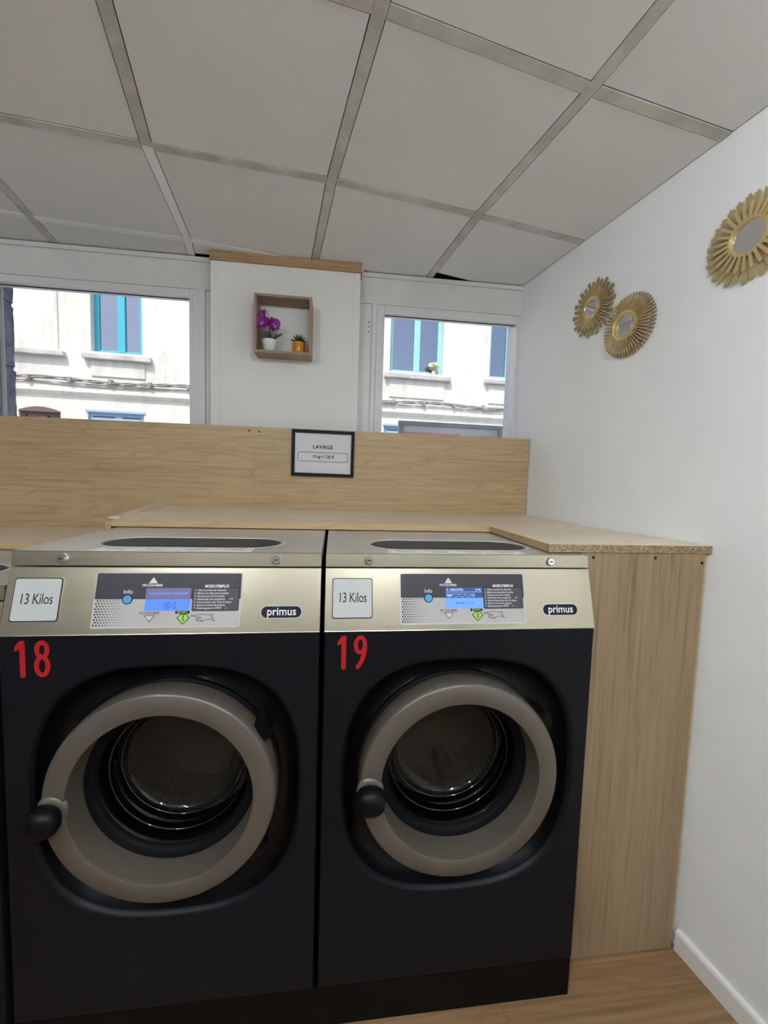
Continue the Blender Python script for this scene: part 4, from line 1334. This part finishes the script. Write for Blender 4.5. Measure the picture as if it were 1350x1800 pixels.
for (x0, x1, z0, z1, mt) in UP_W + LO_W:
    up = z0 > 3
    yf_ = 0.14 if up else 0.05
    fw_ = 0.085 if up else 0.075
    mb = MB()
    mb.cbox(x0, x0 + fw_, yf_, yf_ + 0.07, z0, z1, 0.008)
    mb.cbox(x1 - fw_, x1, yf_, yf_ + 0.07, z0, z1, 0.008)
    mb.cbox(x0 + fw_, x1 - fw_, yf_, yf_ + 0.07, z1 - fw_, z1, 0.008)
    mb.cbox(x0 + fw_, x1 - fw_, yf_, yf_ + 0.07, z0, z0 + fw_ * 0.8, 0.008)
    wo = mb.build('window', mt, fb)
    xm = (x0 + x1) / 2 + 0.03
    MB().cbox(xm - 0.065, xm + 0.065, yf_ - 0.012, yf_ + 0.06, z0 + 0.04, z1 - fw_, 0.01).build('mullion', mt, wo)
    for a, c in ((x0 + fw_, xm - 0.065), (xm + 0.065, x1 - fw_)):
        MB().box(a, c, yf_ + 0.03, yf_ + 0.036, z0 + fw_ * 0.8, z1 - fw_).build('pane', 'facade_pane', wo)
    if not up and mt == 'pale_blue':
        mb = MB()
        for k in range(9):
            zz = z1 - fw_ - 0.06 - k * 0.1
            mb.cbox(x0 + fw_, x1 - fw_, yf_ - 0.006, yf_ + 0.02, zz - 0.035, zz + 0.035, 0.006)
        mb.build('shutter_slats', mt, wo)['kind'] = 'stuff'
        MB().cbox(x0 - 0.03, x1 + 0.03, -0.02, 0.05, z1 - 0.01, z1 + 0.035, 0.006).build('lintel', mt, wo)
    if not up and mt == 'brown_frame':
        n = 14
        arch = [(x0 + (x1 - x0) * k / n, z1 + 0.07 * math.sin(math.pi * k / n)) for k in range(n + 1)] + [(x1, z1 - 0.02), (x0, z1 - 0.02)]
        MB().prism(arch, -0.015, 0.06, lambda a, b_, h: (a, h, b_)).build('arched_lintel', mt, wo)
    if up:
        MB().cbox(x0 - 0.12, x1 + 0.17, -0.10, 0.16, z0 - 0.145, z0 - 0.055, 0.012).build('window_sill', 'facade_stone', fb)
        MB().cbox(x0 - 0.0, x1 + 0.05, -0.022, 0.05, 3.30, z0 - 0.145, 0.01).build('apron', 'facade', fb)
MB().cbox(-4.95, -4.05, -0.10, 0.10, 3.605, 3.685, 0.012).build('window_sill', 'facade_stone', fb)
MB().cbox(-4.80, -4.16, -0.02, 0.02, 3.69, 5.6, 0.02).build('blind_window', 'facade', fb)
prof = [(0.0, 2.93), (-0.03, 2.955), (-0.075, 2.985), (-0.075, 3.02), (-0.04, 3.04), (-0.03, 3.15), (0.0, 3.17)]
MB().loops([[(xx, yy, zz) for yy, zz in prof] for xx in (-14, 14)], closed=False).build('string_course', 'facade', fb)

def fpt(u, z, out):
    return (u * math.cos(FT) + out * math.sin(FT), 7.5 + u * math.sin(FT) - out * math.cos(FT), z)
cb = thing('cable_bundle', 'grey twisted cables running along the house front across the street', 'cable', fpt(-5, 3.19, 0.03))
L0 = cb.location.copy()
for k in range(4):
    pts = []
    for i in range(161):
        u = -7 + i * 0.1
        a = u * 4.3 + k * math.pi / 2 + 0.7 * math.sin(u * 2.1)
        sag = 0.02 * math.sin(u * 2.6 + 0.4)
        p_ = Vector(fpt(u, 3.195 + sag + 0.024 * math.sin(a), 0.075 + 0.024 * math.cos(a))) - L0
        pts.append(p_)
    MB().tube(pts, 0.012, 5).build('cable', 'cable', cb, smooth=60)
pts = [Vector(fpt(-4.85 + i * 0.1, 3.15 - 0.06 * math.sin(math.pi * min(1, i / 28)), 0.05)) - L0 for i in range(29)]
MB().tube(pts, 0.006, 5).build('cable', 'cable', cb, smooth=60)
for k in range(22):
    u = -6.6 + k * 0.66
    c = Vector(fpt(u, 3.195, 0.075)) - L0
    MB().cbox(c.x - 0.03, c.x + 0.03, c.y - 0.045, c.y + 0.06, c.z - 0.045, c.z + 0.045, 0.012).build('clamp', 'cable', cb)

# flowers standing on the sill inside the house's window
vpos = fpt(2.86, 3.775, -0.05)
vz = thing('flower_vase', 'small vase of white flowers on a window sill across the street', 'vase', vpos)
MB().lathe_z([(0.045, 0), (0.06, 0.02), (0.035, 0.07), (0.05, 0.13), (0.04, 0.13), (0.03, 0.07)], 0, 0, 16, cap0=True).build('vase', 'vase_pink', vz, smooth=60)
random.seed(3)
for k in range(26):
    a = random.uniform(0, 6.28); e_ = random.uniform(0.2, 1.4)
    p_ = Vector((0.15 * math.cos(a) * math.cos(e_), 0.08 * math.sin(a) * math.cos(e_), 0.17 + 0.12 * math.sin(e_)))
    MB().tube([(0, 0, 0.10), p_ * 0.5 + Vector((0, 0, 0.06)), p_], 0.005, 4).build('stalk', 'flower_green', vz)
    r_ = random.uniform(0.018, 0.03)
    o = MB().lathe_z([(0.0005, -r_), (r_, -r_ * 0.3), (r_ * 0.8, r_ * 0.6), (0.0005, r_)], 0, 0, 7).build('blossom', 'flower_white' if k % 4 else 'flower_green', vz, smooth=60)
    o.location = p_

# rough stone pier at the far left of the window
pier = thing('stone_pier', 'rough grey stone pier outside at the left edge of the window', 'stone pier', (-1.40, 1.62, 0))
random.seed(11)
MB().box(-0.243, 0.243, -0.143, 0.143, -0.02, 3.0).build('mortar_core', 'pier_stone', pier)
z = -0.02
k = 0
while z < 3.0:
    h = (0.34, 0.26, 0.30, 0.38)[k % 4]
    mb = MB()
    bm = bmesh.new()
    bmesh.ops.create_cube(bm, size=1)
    bmesh.ops.bevel(bm, geom=list(bm.edges), offset=0.025, segments=2, affect='EDGES')
    bmesh.ops.subdivide_edges(bm, edges=list(bm.edges), cuts=3, use_grid_fill=True)
    for q in bm.verts:
        jit = Vector((random.uniform(-1, 1), random.uniform(-1, 1), 0)) * 0.008
        q.co = Vector((q.co.x * 0.50 + random.uniform(-.002, .002), q.co.y * 0.30, (q.co.z + 0.5) * (h - 0.008) + z)) + jit
    bm.verts.index_update()
    mb.add([q.co.copy() for q in bm.verts], [[q.index for q in f_.verts] for f_ in bm.faces])
    bm.free()
    mb.build('stone_block', 'pier_stone', pier)
    z += h
    k += 1
tag(MB().tube([(-0.988, 1.44, -0.02), (-0.988, 1.44, 3.0)], 0.012, 12).build('downpipe', 'board_frame', None, smooth=60), 'thin grey pipe in front of the rough stone pier', 'pipe')

# notice board seen through the right-hand window
nb = thing('notice_board', 'grey-framed pink and white board outside below the right-hand window', 'board', (1.59, 1.75, 0))
nb.rotation_euler = (0, 0, math.radians(3))
hw, zt2, zb2 = 0.375, 1.957, 1.25
mb = MB()
mb.cbox(-hw, -hw + 0.034, -0.02, 0.02, zb2, zt2, 0.004)
mb.cbox(hw - 0.034, hw, -0.02, 0.02, zb2, zt2, 0.004)
mb.cbox(-hw + 0.034, hw - 0.034, -0.02, 0.02, zt2 - 0.028, zt2, 0.004)
mb.cbox(-hw + 0.034, hw - 0.034, -0.02, 0.02, zb2, zb2 + 0.028, 0.004)
mb.build('frame', 'board_frame', nb)
for s in (-1, 1):
    MB().cbox(s * (hw - 0.017) - 0.015, s * (hw - 0.017) + 0.015, -0.014, 0.014, -0.02, zb2, 0.003).build('post', 'board_frame', nb)
pnl = MB().box(-hw + 0.034, hw - 0.034, -0.006, 0.010, zb2 + 0.028, zt2 - 0.028).build('panel', 'paper_white', nb)
for a, c, z0_ in ((-0.335, 0.02, 1.885), (0.20, 0.325, 1.885), (0.02, 0.06, 1.89)):
    MB().box(a, c, -0.0072, -0.0062, 1.70, z0_).build('printed_area', 'pink_print', pnl)
